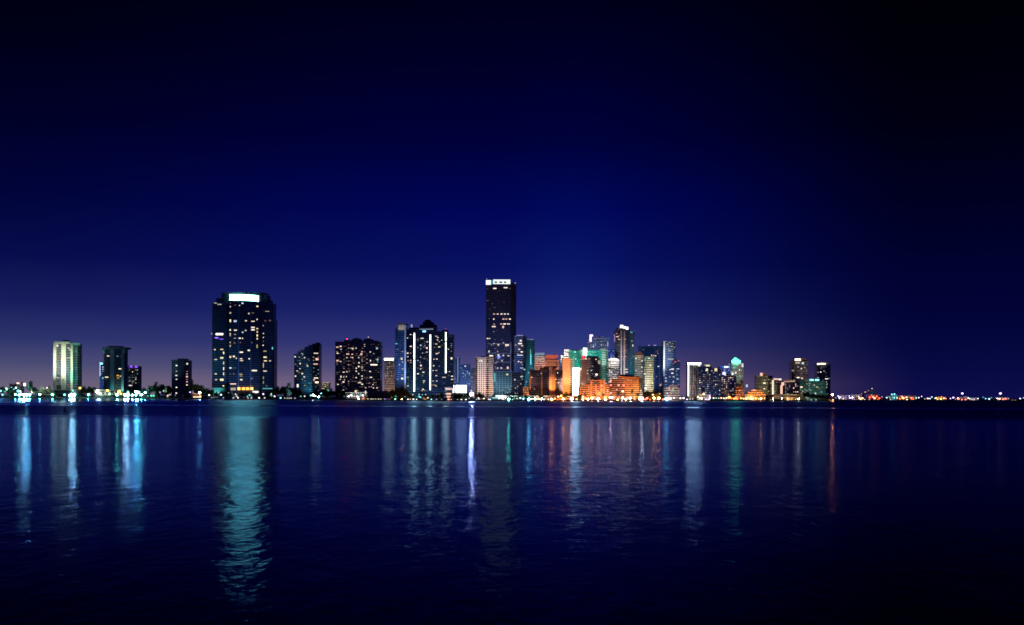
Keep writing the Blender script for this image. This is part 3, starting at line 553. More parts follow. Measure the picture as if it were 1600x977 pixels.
# 34/35 orange hotels
b = Bld('hotel', 'stepped brick-orange hotel block floodlit from its terraces', 1990, 928, 'building')
b.block([(905,4),(922,3)],606,depth=20,wall='terra',glass='brown',sh=1.4,slab=.4); b.block([(909,2),(952,2)],602,depth=24,wall='terra',glass='brown',sh=1.6,slab=.4); b.block([(922,0),(945,0)],594.5,depth=24,wall='terra',glass='brown',sh=1.3,slab=.5,piers=(923.5,931,939,943.5),pw=2.2)
b.box(928,936,596.5,601,-1.2,3,CON['black'],'arched_opening')
flood(930,608,1990,(1,.40,.14),3,36,6,-3,70); flood(912,612,1990,(1,.48,.18),5,30,5,0,70); flood(936,600,1990,(1,.36,.11),3,40,12,2,60); flood(948,612,1990,ORANGE,5,30,5,0,70)
b.grid(908,951,603,620,3.4,2.9,.34,'oyk',(1,1,2)); b.grid(923,944,597,602,4,2.9,.25,'ok',(1,))
b = Bld('hotel', 'broad orange hotel with a golden glowing end wall', 2045, 979, 'building')
b.block([(954,2),(978,2)],592,depth=24,wall='brown',glass='brown',sh=1.3,slab=.4); b.block([(975,0),(998,0)],589.5,depth=26,wall='terra',glass='brown',sh=1.5,slab=.4); b.box(966,1000,588,590,3,20,CON['terra'],'roof_slab'); b.block([(998,3),(1004,6)],590,depth=20,wall='grey',glass='dark')
b.box(968,988,585.5,588.2,8,10,CON['dark'],'roof_plant')
flood(991,612,2045,(1,.6,.2),7,26,4,2,60); flood(986,602,2045,(1,.42,.13),2.2,50,5,0,50); flood(982,594,2045,(1,.36,.10),2.5,50,9,-2,50); flood(965,606,2045,(1,.35,.2),2.6,40,5,-3,70); flood(997,606,2045,(1,.6,.18),5,24,4,0,40)
b.zwin(920,500,6.98,[(240,660,26,22,'k',2),(325,710,28,22,'k',2),(380,712,26,22,'k',2),(410,700,20,16,'k',1),(240,712,24,20,'k',2),(240,800,30,24,'k',2),(305,762,26,18,'k',2),(370,780,40,26,'w',2),(430,655,40,12,'y',1),(465,660,16,14,'k',1),(395,670,14,10,'k',1),(450,720,20,10,'k',0)])
# 37
b = Bld('apartment_tower', 'tower outlined by a white lit frame along its roof and one edge', 2440, 1085)
b.block([(1074,0),(1091,0)],567.5,depth=22,wall='pale',glass='dark',slab=.2,sh=1,piers=(1079,1083,1087)); b.block([(1087,-2),(1096,-2)],577,depth=20,wall='rose',glass='brown')
b.panel(1075.6,593,1.9,52,glow((.85,1,.93),2.4),'lit_frame',.8); b.panel(1084.5,568.4,20,2.2,glow((.85,1,.90),34),'lit_frame',.8); b.panel(1092.5,572,3,4.5,G('w',2),'window',2)
b.grid(1078,1095,574,617,3,2.9,.25,'wko',(0,1,1)); flood(1084,600,2440,(1,.8,.7),1.4,60,6,0,60); flood(1093,610,2440,PINK,2,24,5)
# 38
b = Bld('apartment_block', 'broad dark apartment block with two yellow rooftop lights', 2400, 1107, 'building')
b.block([(1091,3),(1100,0),(1112,0)],573,depth=24,wall='dark',glass='dark',slab=.4); b.block([(1112,2),(1126,2)],576,depth=24,wall='dark',glass='dark',slab=.4)
b.box(1102,1111,569.5,573,3,10,CON['cream'],'roof_step'); b.panel(1106,571.5,6,2.4,G('y',2),'roof_lamp',-1); b.panel(1118.5,578,4,4.6,G('y',2),'roof_lamp'); b.panel(1104.5,578,3,4,G('w',2),'roof_lamp')
b.grid(1092,1126,578,618,3.2,3,.5,'wnbk',(7,0,0,1,1,2)); flood(1107,598,2400,(.3,.45,1),1.2,60,6,0,90)
# 39
b = Bld('apartment_tower', 'slim violet-lit tower with a white rooftop bar', 2480, 1132)
b.block([(1124,2),(1132,0),(1141,0)],573,depth=20,wall='blue',glass='blue'); b.panel(1135.8,573.6,9,2.4,G('b',3),'light_strip'); b.panel(1131,583.5,4,4,G('l',3),'roof_lamp'); b.panel(1132.3,578,1.4,9,G('l',1),'light_strip'); b.grid(1125,1141,576,590,3,2.9,.4,'lb',(0,1)); flood(1128,575,2480,(.1,.2,1),1.6,50,70)
# 40
b = Bld('apartment_tower', 'pale tower with a glowing green gabled crown', 2460, 1150)
b.block([(1140,2),(1143,0),(1158,0),(1161.5,3)],569,depth=22,wall='pale',glass='grey',slab=.3)
b.box(1142.5,1158,563.5,569,2,16,CON['pale'],'crown_step',.9); b.box(1143.5,1157,558.5,563.6,3,14,CON['pale'],'gabled_crown',.2)
grn=glow((.06,1,.42),7)
b.panel(1150,562.6,9,2.4,grn,'crown_lamp',-3.2); b.panel(1146,564.8,5.5,2.2,grn,'crown_lamp',-1); b.panel(1154,564.6,6.5,2.4,grn,'crown_lamp',-1); b.panel(1150,567.4,8,2.6,grn,'crown_lamp',-.6); b.panel(1149.5,560.4,3.6,2,grn,'crown_lamp',-4)
b.panel(1160,571,2.6,6,G('n',2),'light_strip'); flood(1150,567,2460,GREEN,3,24,ZZ(1150,574,2430),0,60); flood(1150,580,2460,(.6,.9,.85),1.5,60,60,0,60)
b.zwin(1120,550,12.21,[(300,415,40,60,'w',2),(362,395,40,60,'w',2),(430,345,30,50,'n',2),(430,405,30,40,'w',1),(470,350,12,40,'n',1),(370,468,70,20,'c',1),(440,490,60,14,'c',1),(405,540,16,90,'c',1),(300,300,50,16,'b',1),(240,235,34,30,'l',1)])
b.grid(1141,1161,575,600,3.2,2.9,.25,'cnt',(0,1))
# 41
b = Bld('apartment_block', 'dark waterfront block of small pinkish windows below the green-crowned tower', 2400, 1140, 'building')
b.block([(1126,3),(1130,0),(1150,0)],587,depth=22,wall='dark',glass='dark',slab=.4); b.block([(1150,2),(1163,2)],600,depth=20,wall='dark',glass='dark'); b.grid(1127,1150,589,618,3.4,3,.42,'lknw',(0,1,1,2)); b.grid(1151,1163,603,618,3.4,3,.3,'kn',(0,1)); b.panel(1167,603,2.4,4,G('b',2),'light_strip',0)
# 42
b = Bld('apartment_block', 'small salmon-orange lit block at the waterfront', 2370, 1155, 'building')
b.block([(1149,0),(1160.5,0)],605,depth=16,wall='terra',glass='brown',floor=4,sh=1.6); flood(1155,611,2370,(1,.4,.16),6,40,5); b.grid(1150,1160,606,618,3,2.8,.35,'ko',(1,2))
# 43
b = Bld('pavilion', 'stepped pyramid-like pavilion glowing golden orange', 2400, 1180, 'building')
b.block([(1164,2),(1196,2)],617,depth=26,wall='terra',glass='brown',floor=4,sh=1.4); b.block([(1168,4),(1193,4)],613.5,618,depth=20,wall='terra',glass='brown',floor=4,sh=1.4); b.block([(1173,6),(1189,6)],610.5,614,depth=16,wall='terra',glass='brown',floor=4,sh=1.4)
b.box(1176,1182,608.8,611,8,8,CON['rose'],'roof_step'); b.panel(1178,609.8,4,1.8,G('k',2),'roof_lamp',0)
flood(1180,614,2400,(1,.5,.14),9,40,5,0,90); flood(1170,616,2400,(1,.6,.2),5,24,4); flood(1190,616,2400,(1,.45,.1),5,24,4); b.grid(1165,1195,613,623,3.4,2.6,.5,'yo',(1,2))
# 44
b = Bld('apartment_tower', 'olive-lit tower with a pinkish ball light on its roof', 2600, 1194)
b.block([(1182,3),(1187,0),(1199,0)],588,depth=22,wall='cream',glass='grey'); b.block([(1197,2),(1207,5)],589,depth=20,wall='brown',glass='grey'); b.box(1187,1198,583.5,588,5,12,CON['brown'],'roof_step'); b.box(1199,1207,587,589.2,6,12,CON['dark'],'roof_slab')
b.panel(1190,585,4,4.4,G('k',2),'roof_lamp',-3); b.panel(1185,591,2.4,2.2,G('n',2),'roof_lamp',-1)
b.zwin(1160,540,9.77,[(335,575,60,36,'y',2),(340,530,30,20,'y',1),(380,570,30,20,'y',1),(290,575,30,24,'y',0),(335,660,36,24,'y',2),(300,640,30,20,'y',0),(350,690,30,14,'y',0)]); b.grid(1186,1206,592,616,3.4,3,.2,'yyw',(0,0,1)); flood(1195,602,2600,(1,.85,.45),1.2,80,8,0,60)
# 45
b = Bld('apartment_block', 'block with a bright white columned edge and dark side', 2560, 1214, 'building')
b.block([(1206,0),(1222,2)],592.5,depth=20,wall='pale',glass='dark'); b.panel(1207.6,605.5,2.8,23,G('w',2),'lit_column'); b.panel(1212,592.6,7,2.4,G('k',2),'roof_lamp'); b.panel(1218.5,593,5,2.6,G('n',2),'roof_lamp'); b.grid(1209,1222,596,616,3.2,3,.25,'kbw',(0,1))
# 46
b = Bld('apartment_block', 'dark block framed by an arch of pinkish white light', 2540, 1233, 'building')
b.block([(1219,0),(1249,0)],596,depth=22,wall='dark',glass='dark'); hump(b,1220,1246,596.2,593.6,2,14,CON['rose'],'arched_roof')
b.panel(1221,609,3.4,14,G('k',2),'lit_arch'); b.panel(1223,600,4.5,5,G('k',2),'lit_arch'); b.panel(1229,596.4,9,2.2,G('k',1),'lit_arch'); b.panel(1238,596,8,1.8,G('y',1),'lit_arch')
b.grid(1226,1248,599,617,3.2,3,.42,'kwln',(0,1,1,2))
# 47
b = Bld('apartment_tower', 'rounded tower with a slanted white cap light on its crown', 2620, 1249)
b.block([(1237,6),(1240,2),(1247,0),(1255,0),(1261,3),(1262.5,8)],565,depth=22,wall='grey',glass='grey',slab=.4); hump(b,1240,1261,565.3,559.8,6,14,CON['brown'],'crown_dome')
b.panel(1247,562,9,3,G('w',3),'crown_lamp',-3); b.panel(1246.5,567,7,3,G('w',1),'window'); b.panel(1254.5,567.8,3.4,3,G('b',2),'window')
b.zwin(1160,540,9.77,[(850,325,30,24,'b',1),(900,355,26,24,'n',2),(900,425,24,20,'b',1),(770,380,36,24,'n',1),(850,490,60,30,'w',2),(910,500,50,30,'k',2),(840,555,20,30,'w',1),(880,560,20,24,'n',1),(790,530,40,20,'n',1)]); b.grid(1238,1262,570,594,3,2.9,.3,'wkbn',(0,0,1)); flood(1240,580,2620,(.6,.75,.7),1.4,70,30,-6,50); flood(1258,575,2620,(1,.45,.3),.8,70,40,6,50)
# 48
b = Bld('apartment_block', 'green glass block with a pair of white rooftop lights', 2600, 1270, 'building')
b.block([(1248,2),(1264,0)],594,depth=20,wall='green',glass='green'); b.block([(1262,-2),(1291,-2)],596,depth=22,wall='green',glass='green',slab=.3)
b.box(1265,1281,592.5,596,3,10,CON['green'],'roof_step'); b.panel(1268.5,593.8,5.6,2.4,G('c',3),'roof_lamp',-1.5); b.panel(1277,593.8,5.6,2.4,G('c',3),'roof_lamp',-1.5)
b.zwin(1160,540,9.77,[(900,635,50,30,'w',2),(985,585,20,20,'w',1),(1025,580,30,24,'n',1),(1095,605,22,24,'n',2),(1140,635,50,24,'y',1),(1175,660,60,30,'k',0),(985,690,24,22,'n',1),(1045,680,30,24,'n',1),(1115,730,26,24,'n',2),(1205,710,30,24,'n',1),(1165,785,50,24,'n',2)]); b.grid(1249,1290,598,616,3.4,3,.25,'tcn',(0,1)); flood(1270,606,2600,(.45,.85,.75),.8,60,8,0,80)
# 49
b = Bld('apartment_tower', 'last dark tower of the row with a warm white cap light', 2660, 1286)
b.block([(1276.5,5),(1280,0),(1292,0),(1297.5,5)],570,depth=22,wall='dark',glass='dark',slab=.4); hump(b,1277,1294,570.3,566,3,14,CON['brown'],'crown_dome')
b.panel(1283.5,569,13,2.4,G('w',3),'crown_lamp',-.5); b.zwin(1160,540,9.77,[(1195,405,26,26,'n',2),(1245,390,22,22,'n',1),(1155,410,20,20,'w',1),(1270,415,30,24,'k',0),(1285,510,70,18,'n',2),(1155,490,26,20,'b',1),(1280,555,26,20,'n',2),(1275,640,50,20,'n',2),(1265,690,26,24,'n',2),(1280,470,20,14,'w',0),(1290,600,24,14,'w',1),(1300,740,30,14,'c',1)]); b.grid(1278,1297,590,616,3.2,3,.3,'nct',(0,1)); flood(1286,568,2660,WARM,1.5,20,ZZ(1286,575,2640))
# 50
b = Bld('low_house', 'long low terrace of shops lit gold under dark trees', 2460, 1224, 'building')
b.block([(1196,0),(1249,0)],617,depth=14,wall='cream',glass='brown',floor=4.5); b.grid(1206,1220,618,624,2.4,2.6,.8,'yw',(1,1)); b.grid(1228,1246,621,625,2.6,2.6,.9,'oy',(1,2)); flood(1236,622,2460,YEL,2.5,30,4)
# waterfront small things
b = Bld('low_house', 'low white pavilion cluster lit bright beside the humped dark tower', 1845, 553, 'building')
b.block([(540,0),(574,0)],613.5,depth=14,wall='white',glass='grey',floor=4); flood(556,617,1845,WHITE,1.4,24,6,0,100); b.grid(541,573,614,621,3.4,2.6,.7,'ntc',(1,2,2)); b.panel(571.3,613.5,1.8,5,G('n',2),'light_strip'); b.panel(556,611.5,3,3,G('y',2),'lamp_panel')
b = Bld('low_house', 'small brown waterside house under a bright cyan lamp', 2070, 307, 'house')
b.block([(300,0),(315,0)],615.5,depth=12,wall='terra',glass='brown',floor=4); flood(308,618,2070,ORANGE,2.4,20,5); b.panel(308,620.6,12,1.6,G('w',2),'window')
b = Bld('low_house', 'yellow-lit low house on the bank left of the green glow', 2330, 168, 'house')
b.block([(147,0),(182,0)],609.5,depth=12,wall='cream',glass='grey',floor=4); b.grid(148,181,609,617,3.6,2.8,.6,'ynt',(1,2)); flood(165,616,2330,(.5,1,.6),2.4,22,9,0,70)
b = Bld('low_house', 'cream-lit low clubhouse beneath the white frame tower', 2360, 1100, 'building')
b.block([(1089,0),(1110,0)],617,depth=12,wall='cream',glass='grey',floor=4); b.grid(1089,1110,617,625,2.8,2.4,.8,'wny',(1,2,2)); flood(1099,621,2360,WARM,3.5,24,5)
b = Bld('low_house', 'long pale quay shed with glowing openings along the seawall', 1880, 790, 'building')
b.block([(766,0),(832,0)],618.5,depth=10,wall='white',glass='grey',floor=5); b.grid(767,831,618,624,3.6,2.6,.5,'ntw',(1,2)); flood(785,622,1880,WHITE,3,24,5,0,110); flood(818,622,1880,CYAN,3,24,5,0,110)
b = Bld('low_house', 'golden arcade of cafe terraces in front of the orange stone block', 1930, 865, 'building')
b.block([(833,0),(902,0)],619,depth=10,wall='cream',glass='brown',floor=5); b.grid(834,858,619,625,3.4,2.6,.7,'nwy',(2,2,3)); b.grid(859,901,619,625,3.2,2.6,.6,'oy',(1,2,2)); flood(845,622,1930,WHITE,4,20,4,0,110); flood(882,622,1930,ORANGE,4,20,4,0,110)

# ---------------- port on the far bank
PORT = 3300
for x0,x1,yt,c,lab in ((1310,1326,618,'lk','long lilac-lit port shed nearest the dark end tower'),(1330,1347,617,'wk','wide cream-lit port shed between two lilac lamps'),(1357,1374,617,'ro','red-lit terminal building under a twin mast'),(1390,1402,617.5,'c','cyan-roofed port shed in the gap between warm lights'),(1404,1432,619,'oy','long amber-lit quay shed with several doors'),(1462,1478,620,'oy','short amber-lit shed amid white port lamps'),(1496,1512,620.5,'k','pinkish shed at the foot of a tall lamp mast'),(1514,1530,622,'nw','low white ferry shed near the waterline'),(1558,1576,621.5,'nk','pale shed below the last tall lamp mast')):
    b = Bld('port_shed', lab, PORT, (x0+x1)/2, 'shed', 'port sheds on the far bank')
    b.block([(x0,0),(x1,0)],yt,depth=30,wall='grey',glass='dark',floor=6,slab=.2); b.grid(x0,x1,yt+.6,625.5,3.2,2.4,.7,c,(1,2,2))
    flood((x0+x1)/2,yt+2,PORT,PAL[c[0]],2,40,8,0,110)
for x,yt,lab in ((1362.5,608.5,'twin-armed port mast with pinkish lights over red shed'),(1352,614,'low port gantry with a faint pink light bar')):
    Y=PORT+60; g=tag(empty('port_crane',(XX(x,Y),Y,GROUND)),lab,'crane'); o=Vector(g.location)
    z=ZZ(x,yt,Y)-GROUND; m=MB(); m.box(-7,-5,-3,3,0,z*.8); m.box(5,7,-3,3,0,z*.8); m.box(-9,9,-3,3,z*.6,z*.72); m.build('crane_frame',STEEL,g)
    m=MB(); m.box(-14,10,-1.5,1.5,z*.8,z*.9); m.tube([(0,0,z*.85),(0,0,z+2)],[1,.5]); bo=m.build('boom',STEEL,g)
    q=bpy.data.objects.new('beacon',ball(G('k',2))); q.parent=bo; q.location=(0,0,z+2.4); q.scale=(5,4,3); link(q)
    q=bpy.data.objects.new('beacon',ball(G('k',1))); q.parent=bo; q.location=(-12,-1.6,z*.86); q.scale=(6,2,2); link(q)

for b in BLD: b.finish()
# promenade lighting that the photograph shows washing the trees green, white and orange
for px, py, D, col, E, off in ((214,614,2375,(.08,.9,.62),70,45),(200,615,2375,(.2,1,.5),40,40),(229,615,2370,(.08,.8,.55),40,45),(240,616,2350,(.06,.6,.45),16,50),
    (37,613,2225,(.15,.85,.85),40,40),(52,611,2225,(.15,.6,.7),14,30),(15,614,2225,(.15,.8,.6),16,40),(116,615,2325,(.15,.85,.85),5,40),(140,613,2365,(.1,.7,.6),10,40),(178,615,2390,(.5,1,.4),8,40),(155,614,2340,(.3,.9,.6),8,30),
    (737,619,1800,(.5,.6,1),10,30),(845,621,1915,(1,.85,.6),8,30),(880,620,1925,(1,.42,.08),9,30),(915,621,1985,(1,.42,.12),6,30),(935,622,1985,(1,.42,.12),5,30),(960,621,2040,(1,.38,.12),6,30),(1000,620,2060,(1,.45,.12),7,30),(1028,620,2100,(1,.33,.10),16,30),(1150,623,2350,(1,.55,.12),10,30)):
    flood(px, 617, D, col, E*(3 if px < 260 else .6), 14, 20, 0, 64, 1, 1)
# ================================================================== TREES
LEAF = [solid('leaf_dark', (.030,.050,.022), .7, .5, .25), solid('leaf_mid', (.050,.075,.028), .7, .5, .25)]
BARK = solid('bark', (.10,.075,.05), .9, .3, 1)
def leaf_cluster(m, c, r, n, rr, size, flat=.8):
    for _ in range(n):
        d = Vector((rr.gauss(0,1), rr.gauss(0,1), rr.gauss(0,1))).normalized()*r*rr.uniform(.45,1)**.6
        d.z *= flat; p = c+d
        u = Vector((rr.gauss(0,1), rr.gauss(0,1), rr.gauss(0,.6))).normalized(); w = u.orthogonal().normalized()
        w = (Matrix.Rotation(rr.uniform(0,6.28), 3, u) @ w); s = size*rr.uniform(.6,1.3)
        k = len(m.v); m.v += [tuple(p-u*s*.5), tuple(p+w*s*.45), tuple(p+u*s*.55), tuple(p-w*s*.45)]
        m.f.append((k,k+1,k+2,k+3)); m.i.append(0 if rr.random() < .6 else 1)
def broad_tree(seed):
    """about 10 m tall, 12 m wide: returns crown mesh, trunk mesh"""
    rr = random.Random(seed); m = MB(); t = MB(); H = 10
    t.tube([(0,0,-.3),(.1,.05,1.5),(.2,-.1,3.4)], [.42,.32,.26], 7)
    for k in range(9):
        a = k*2.4+rr.uniform(-.4,.4); R = rr.uniform(1.6,4.4) if k else .3; z = rr.uniform(4.6,7.6) - R*.25 + (1.6 if k == 0 else 0)
        c = Vector((R*math.cos(a), R*math.sin(a), z))
        t.tube([(.2,-.1,3.2), (c.x*.45, c.y*.45, 3.2+(z-3.2)*.6), tuple(c)], [.2,.12,.04], 5)
        for q in range(4):
            leaf_cluster(m, c+Vector((rr.gauss(0,.9), rr.gauss(0,.9), rr.gauss(0,.6))), rr.uniform(1.1,1.9), 55, rr, .75)
    return m, t
def palm_tree(seed):
    rr = random.Random(seed); m = MB(); t = MB(); H = 9
    t.tube([(0,0,-.3),(.15,0,3),(.4,.1,6),(.5,.1,8.6)], [.28,.2,.17,.16], 7)
    for k in range(22):
        a = k*2.399; lift = rr.uniform(-.3,1.1); L = rr.uniform(2.4,3.3); pts = []
        for j in range(6):
            s = j/5; pts.append(Vector((.5+L*s*math.cos(a), .1+L*s*math.sin(a), 8.6+lift*L*s-1.25*L*s*s*.9)))
        side = Vector((-math.sin(a), math.cos(a), 0))
        for j in range(5):
            w0 = .42*math.sin(math.pi*(j+.3)/5.6); w1 = .42*math.sin(math.pi*(j+1.3)/6.4)
            for sg in (-1, 1):
                b = len(m.v); dz = Vector((0,0,-.28))
                m.v += [tuple(pts[j]), tuple(pts[j+1]), tuple(pts[j+1]+side*sg*w1+dz), tuple(pts[j]+side*sg*w0+dz)]
                m.f.append((b,b+1,b+2,b+3)); m.i.append(0)
    return m, t
PROTO = []
def proto(fn, seed):
    m, t = fn(seed)
    return (m.build('crown', LEAF).data, t.build('trunk', BARK).data)
for sd in range(5): PROTO.append(proto(broad_tree, 50+sd))
PALM = [proto(palm_tree, 80), proto(palm_tree, 81)]
for o in list(COL.objects):
    if o.type == 'MESH' and o.parent is None and o.name.split('.')[0] in ('crown','trunk'): bpy.data.objects.remove(o)
def tree(px, ytop, wpx, D, label, group, palm=False, k=None):
    Y = D; k_px = Y/F; z0 = GROUND
    H = ZZ(px, ytop, Y)-z0; W = wpx*k_px
    name = 'palm_tree' if palm else 'broadleaf_tree'
    r = tag(empty(name, (XX(px, Y), Y, z0)), label, 'palm' if palm else 'tree', group)
    cm, tm = (PALM if palm else PROTO)[rnd.randrange(2 if palm else 5)]
    base_h, base_w = (9.2, 6.0) if palm else (9.6, 11.5)
    for nm, me in (('crown', cm), ('trunk', tm)):
        o = bpy.data.objects.new(nm, me); o.parent = r; link(o)
    r.scale = (W/base_w, W/base_w*.9, H/base_h); r.rotation_euler = (0,0,rnd.uniform(0,6.28))
    return r
def row(label, group, items, off=25, palm=False):
    for it in items:
        px, yt, w = it[:3]; D = it[3] if len(it) > 3 else shore(px)+off+rnd.uniform(-6, 10)
        tree(px, yt, w, D, label, group, palm)
row('dark bushy tree on the bank beside the cyan lamps at the dark end of town', 'trees by the low houses', [(3,604,12),(11,603,11),(57,606,12),(66,605,11),(77,604,11),(20,609,10),(85,612,10)], 60)
tree(49,598.5,17,2215,'large dome-shaped tree with a white lamp shining beneath it','dome tree')
row('dark tree on the bank between the cream tower and the dark crowned tower', 'trees between cream and crowned towers', [(123,607,9),(131,603,12),(139,601,12),(147,602.5,12),(154,606,9)], 70)
row('green-lit tree behind the bright white lamps right of the crowned tower', 'green-lit trees', [(199,606,12),(208,604.5,14),(217,605,13),(225,605.5,12)], 75)
row('big dark spreading tree left of the slim near-black tower', 'trees left of the slim tower', [(234,603,15),(243,599.5,17),(253,598,18),(263,599.5,15),(229,610,13),(246,611,14),(259,611,13)], 55)
row('tall dark tree sloping down from the slim near-black tower', 'trees right of the slim tower', [(299,596.5,14),(307,597.5,15),(315,600,14),(323,604,13),(330,607.5,11),(318,610,12)], 50)
row('small dark tree in front of the broad tower with the white crown band', 'trees below the broad tower', [(338,613,9),(347,611,10),(355,610.5,10),(363,613,9),(371,614,9),(379,615,8),(386,613.5,9),(396,614.5,9),(404,615.5,8),(413,612,10),(421,609,11),(428,606,12)], 28)
row('huge dark tree mass standing between the broad tower and the sloping-roofed tower', 'trees left of the sloping tower', [(434,603.5,15),(442,601,17),(451,601,18),(460,602.5,16),(467,607,13),(447,611,15),(459,612,14)], 25)
row('dark tree on the bank below the sloping-roofed tower', 'trees below the sloping tower', [(474,614,10),(484,615.5,9),(503,606,11,2060),(511,604.5,12,2050),(519,608,12)], 25)
row('black rounded tree on the bank left of the humped tower', 'trees left of the humped tower', [(508,613,13),(517,609,15),(526,607.5,16),(534,610,14),(541,614,12)], 18)
row('dark tree behind the dock lights under the humped tower', 'trees behind the dock lights', [(578,617,9),(588,617.5,9),(597,617,10),(606,615,11)], 12)
row('big black tree between the humped tower and the striped tower', 'trees left of the striped tower', [(612,609,13),(620,605.5,15),(628,603.5,15),(634,608,12),(618,614,13),(629,614,13)], 22)
row('small dark tree at the foot of the tower with white light strips', 'trees below the striped tower', [(641,615,9),(649,616,9),(658,614,10),(667,615,10),(676,615.5,9),(684,614,9),(690,612,8)], 18)
row('blue-tinted bushy tree near the billboard and the bluish white lamp', 'trees by the billboard', [(713,614.5,12),(722,614.5,13),(730,616,9),(749,611.5,11),(744,615,9),(754,616,9),(772,613.5,6)], 40)
row('small palm against the orange stone block and golden arcade', 'palms by the golden arcade', [(834,614,6),(842,613,6),(850,615,6),(871,614,6),(884,612.5,7),(891,614,6)], 30, True)
row('dark tree silhouetted against the golden lights below the orange slab', 'trees below the orange slab', [(845,616,9),(882,614,10),(890,615,9),(898,615.5,9),(905,615,9),(812,618,9),(820,617.5,8)], 38)
row('palm standing before the brick-orange hotels', 'palms before the hotels', [(915,615,6),(929,616,6),(943,615,7),(966,612.5,7),(975,614,6),(988,609,7),(997,615,6)], 12, True)
row('dark tree among orange lamps between the hotels and the yellowish tower', 'trees below the yellowish tower', [(951,617,9),(1006,613,9),(1012,610.5,11),(1020,609.5,12),(1027,614,10),(1034,617,9)], 25)
row('low dark tree on the seawall by the white frame tower', 'trees by the white frame tower', [(1066,619,9),(1073,619.5,8),(1118,620,9),(1130,620,8),(1142,619.5,8)], 20)
row('dark palm in front of the golden pavilion', 'palms before the pavilion', [(1160,618,5),(1172,620,5),(1186,619.5,5),(1199,619,6),(1193,621,5)], 10, True)
row('black tree in front of the green glass block', 'trees before the green block', [(1256,614,10),(1263,610.5,11),(1270,615,11),(1278,617.5,10),(1285,615.5,11),(1293,618.5,9),(1250,618,9)], 14)
# far shrub mass closing the bank behind the trees
m = MB(); rr = random.Random(5)
for k in range(420):
    px = -40+rr.random()*1340; Y = shore(px)+rr.uniform(45,75)
    leaf_cluster(m, Vector((XX(px,Y), Y, GROUND+rr.uniform(.8,2.6))), rr.uniform(1.6,3.2), 26, rr, 1.2)
tag(m.build('shrubbery', LEAF), 'low dark shrubs and hedges filling the bank behind the seawall', 'shrubs', kind='stuff')
m = MB()
for k in range(120):
    px = 1300+rr.random()*320; Y = 3140+rr.uniform(0,40)
    leaf_cluster(m, Vector((XX(px,Y), Y, GROUND+rr.uniform(.2,1.2))), rr.uniform(1.5,3), 22, rr, 1.3)
tag(m.build('shrubbery', LEAF), 'low dark mangrove fringe along the far port bank', 'shrubs', kind='stuff')
# ================================================================== LAMPS
POST = STEEL
_post = None
def post_mesh():
    global _post
    if _post is None:
        m = MB(); m.tube([(0,0,0),(0,0,.08),(0,0,1)], [.16,.1,.07], 6)
        o = m.build('post', POST); _post = o.data; bpy.data.objects.remove(o)
    return _post
def lamps(label, group, items, off=10, D=None, name='street_lamp', cat='lamp', gain=1.0):
    """items: (px, py, size px, colour, level)"""
    for px, py, sz, c, l in items:
        Y = (D if D else shore(px)+off) + rnd.uniform(0, 3)
        z = max(ZZ(px, py, Y), GROUND+.9)
        r = tag(empty(name, (XX(px, Y), Y, GROUND)), label, cat, group)
        sz *= (.85/.62 if l <= 3 else 1)*(.72 if D and D > 3000 else 1)
        o = bpy.data.objects.new('post', post_mesh()); o.parent = r; o.scale = (1,1,z-GROUND); link(o)
        h = bpy.data.objects.new('lamp_head', ball(GL(c, l))); h.parent = r; h.location = (0, -.3, z-GROUND); d = sz*.62*Y/F; h.scale = (d, d, d*.85); link(h)
        if l in (5, 8):      # added dark plate behind the brightest heads, blocks their light landward
            mb = MB(); mb.prism([(-d*.62,d*.30),(d*.62,d*.30),(d*.72,d*.55),(-d*.72,d*.55)], -d*.6, d*.6, 0); hs = mb.build('back_light_block', STEEL, r, (0, -.3, z-GROUND))
lamps('cyan white lamp in the bright cluster by the low flat-roofed house','lamps by the low house',[(1,611,4,'c',3),(4,617,3.4,'c',3),(25,606,3.5,'n',3),(28.5,611,5,'c',3),(24,616.5,3.6,'c',4),(33,616,4,'n',4),(32,611.5,3,'n',3),(8,612,2.4,'c',2),(44,617.5,3,'c',3),(47,619,2.4,'c',3)])
lamps('large dazzling lamp in the tight seawall row with added outer lamps by the low flat-roofed house','largest cluster lamp',[(37.5,617,5,'h',5),(41.5,617,5,'c',5),(30,617.4,4,'g',8),(46,617.4,4,'c',8)])  # outer green and cyan lamps added to widen the streak on the water
lamps('white lamp shining under the dome-shaped tree','dome tree lamp',[(48.5,605.5,5,'n',4)],50)
lamps('round cyan lamp on the seawall near the cream tower','seawall lamps near the cream tower',[(62.3,616.5,4.4,'c',4),(82,616.8,4.4,'g',4),(101,617,4.4,'c',3),(138,617,4,'g',4)])
lamps('dim white lamp among the trees beside the cream tower','lamps in trees near cream tower',[(68,607,2.2,'n',2),(74,606.6,3.4,'n',3)],80)
lamps('dazzling white star-like lamp at the foot of the cream tower','star lamp',[(112,617,5.5,'h',5),(115.5,617,5.5,'h',5),(109,618,4,'h',8),(117,617.5,4,'c',4),(113.5,610.5,3,'g',3)])
lamps('yellow lamp above the bank right of the cream tower','yellow bank lamp',[(125,606.5,4.5,'y',3)],40)
lamps('white lamp in a slanting run on the bank left of the crowned tower','slanting lamp run',[(150,612.5,3.5,'n',3),(153,613.5,4,'n',4),(156,615,3.6,'n',4),(159,617,3.4,'c',3)],30)
lamps('yellow-green lamp at the green lit base of the crowned tower','lamps at the crowned base',[(168,610.5,5,'y',3),(183,617,5,'g',8),(186,612,6,'y',3),(189,615.5,4,'y',3)],25)
lamps('dazzling paired white lamp on the seawall right of the crowned tower','dazzling crowned lamp',[(195.5,617,5.5,'h',5),(199.5,617,5.5,'h',5)])
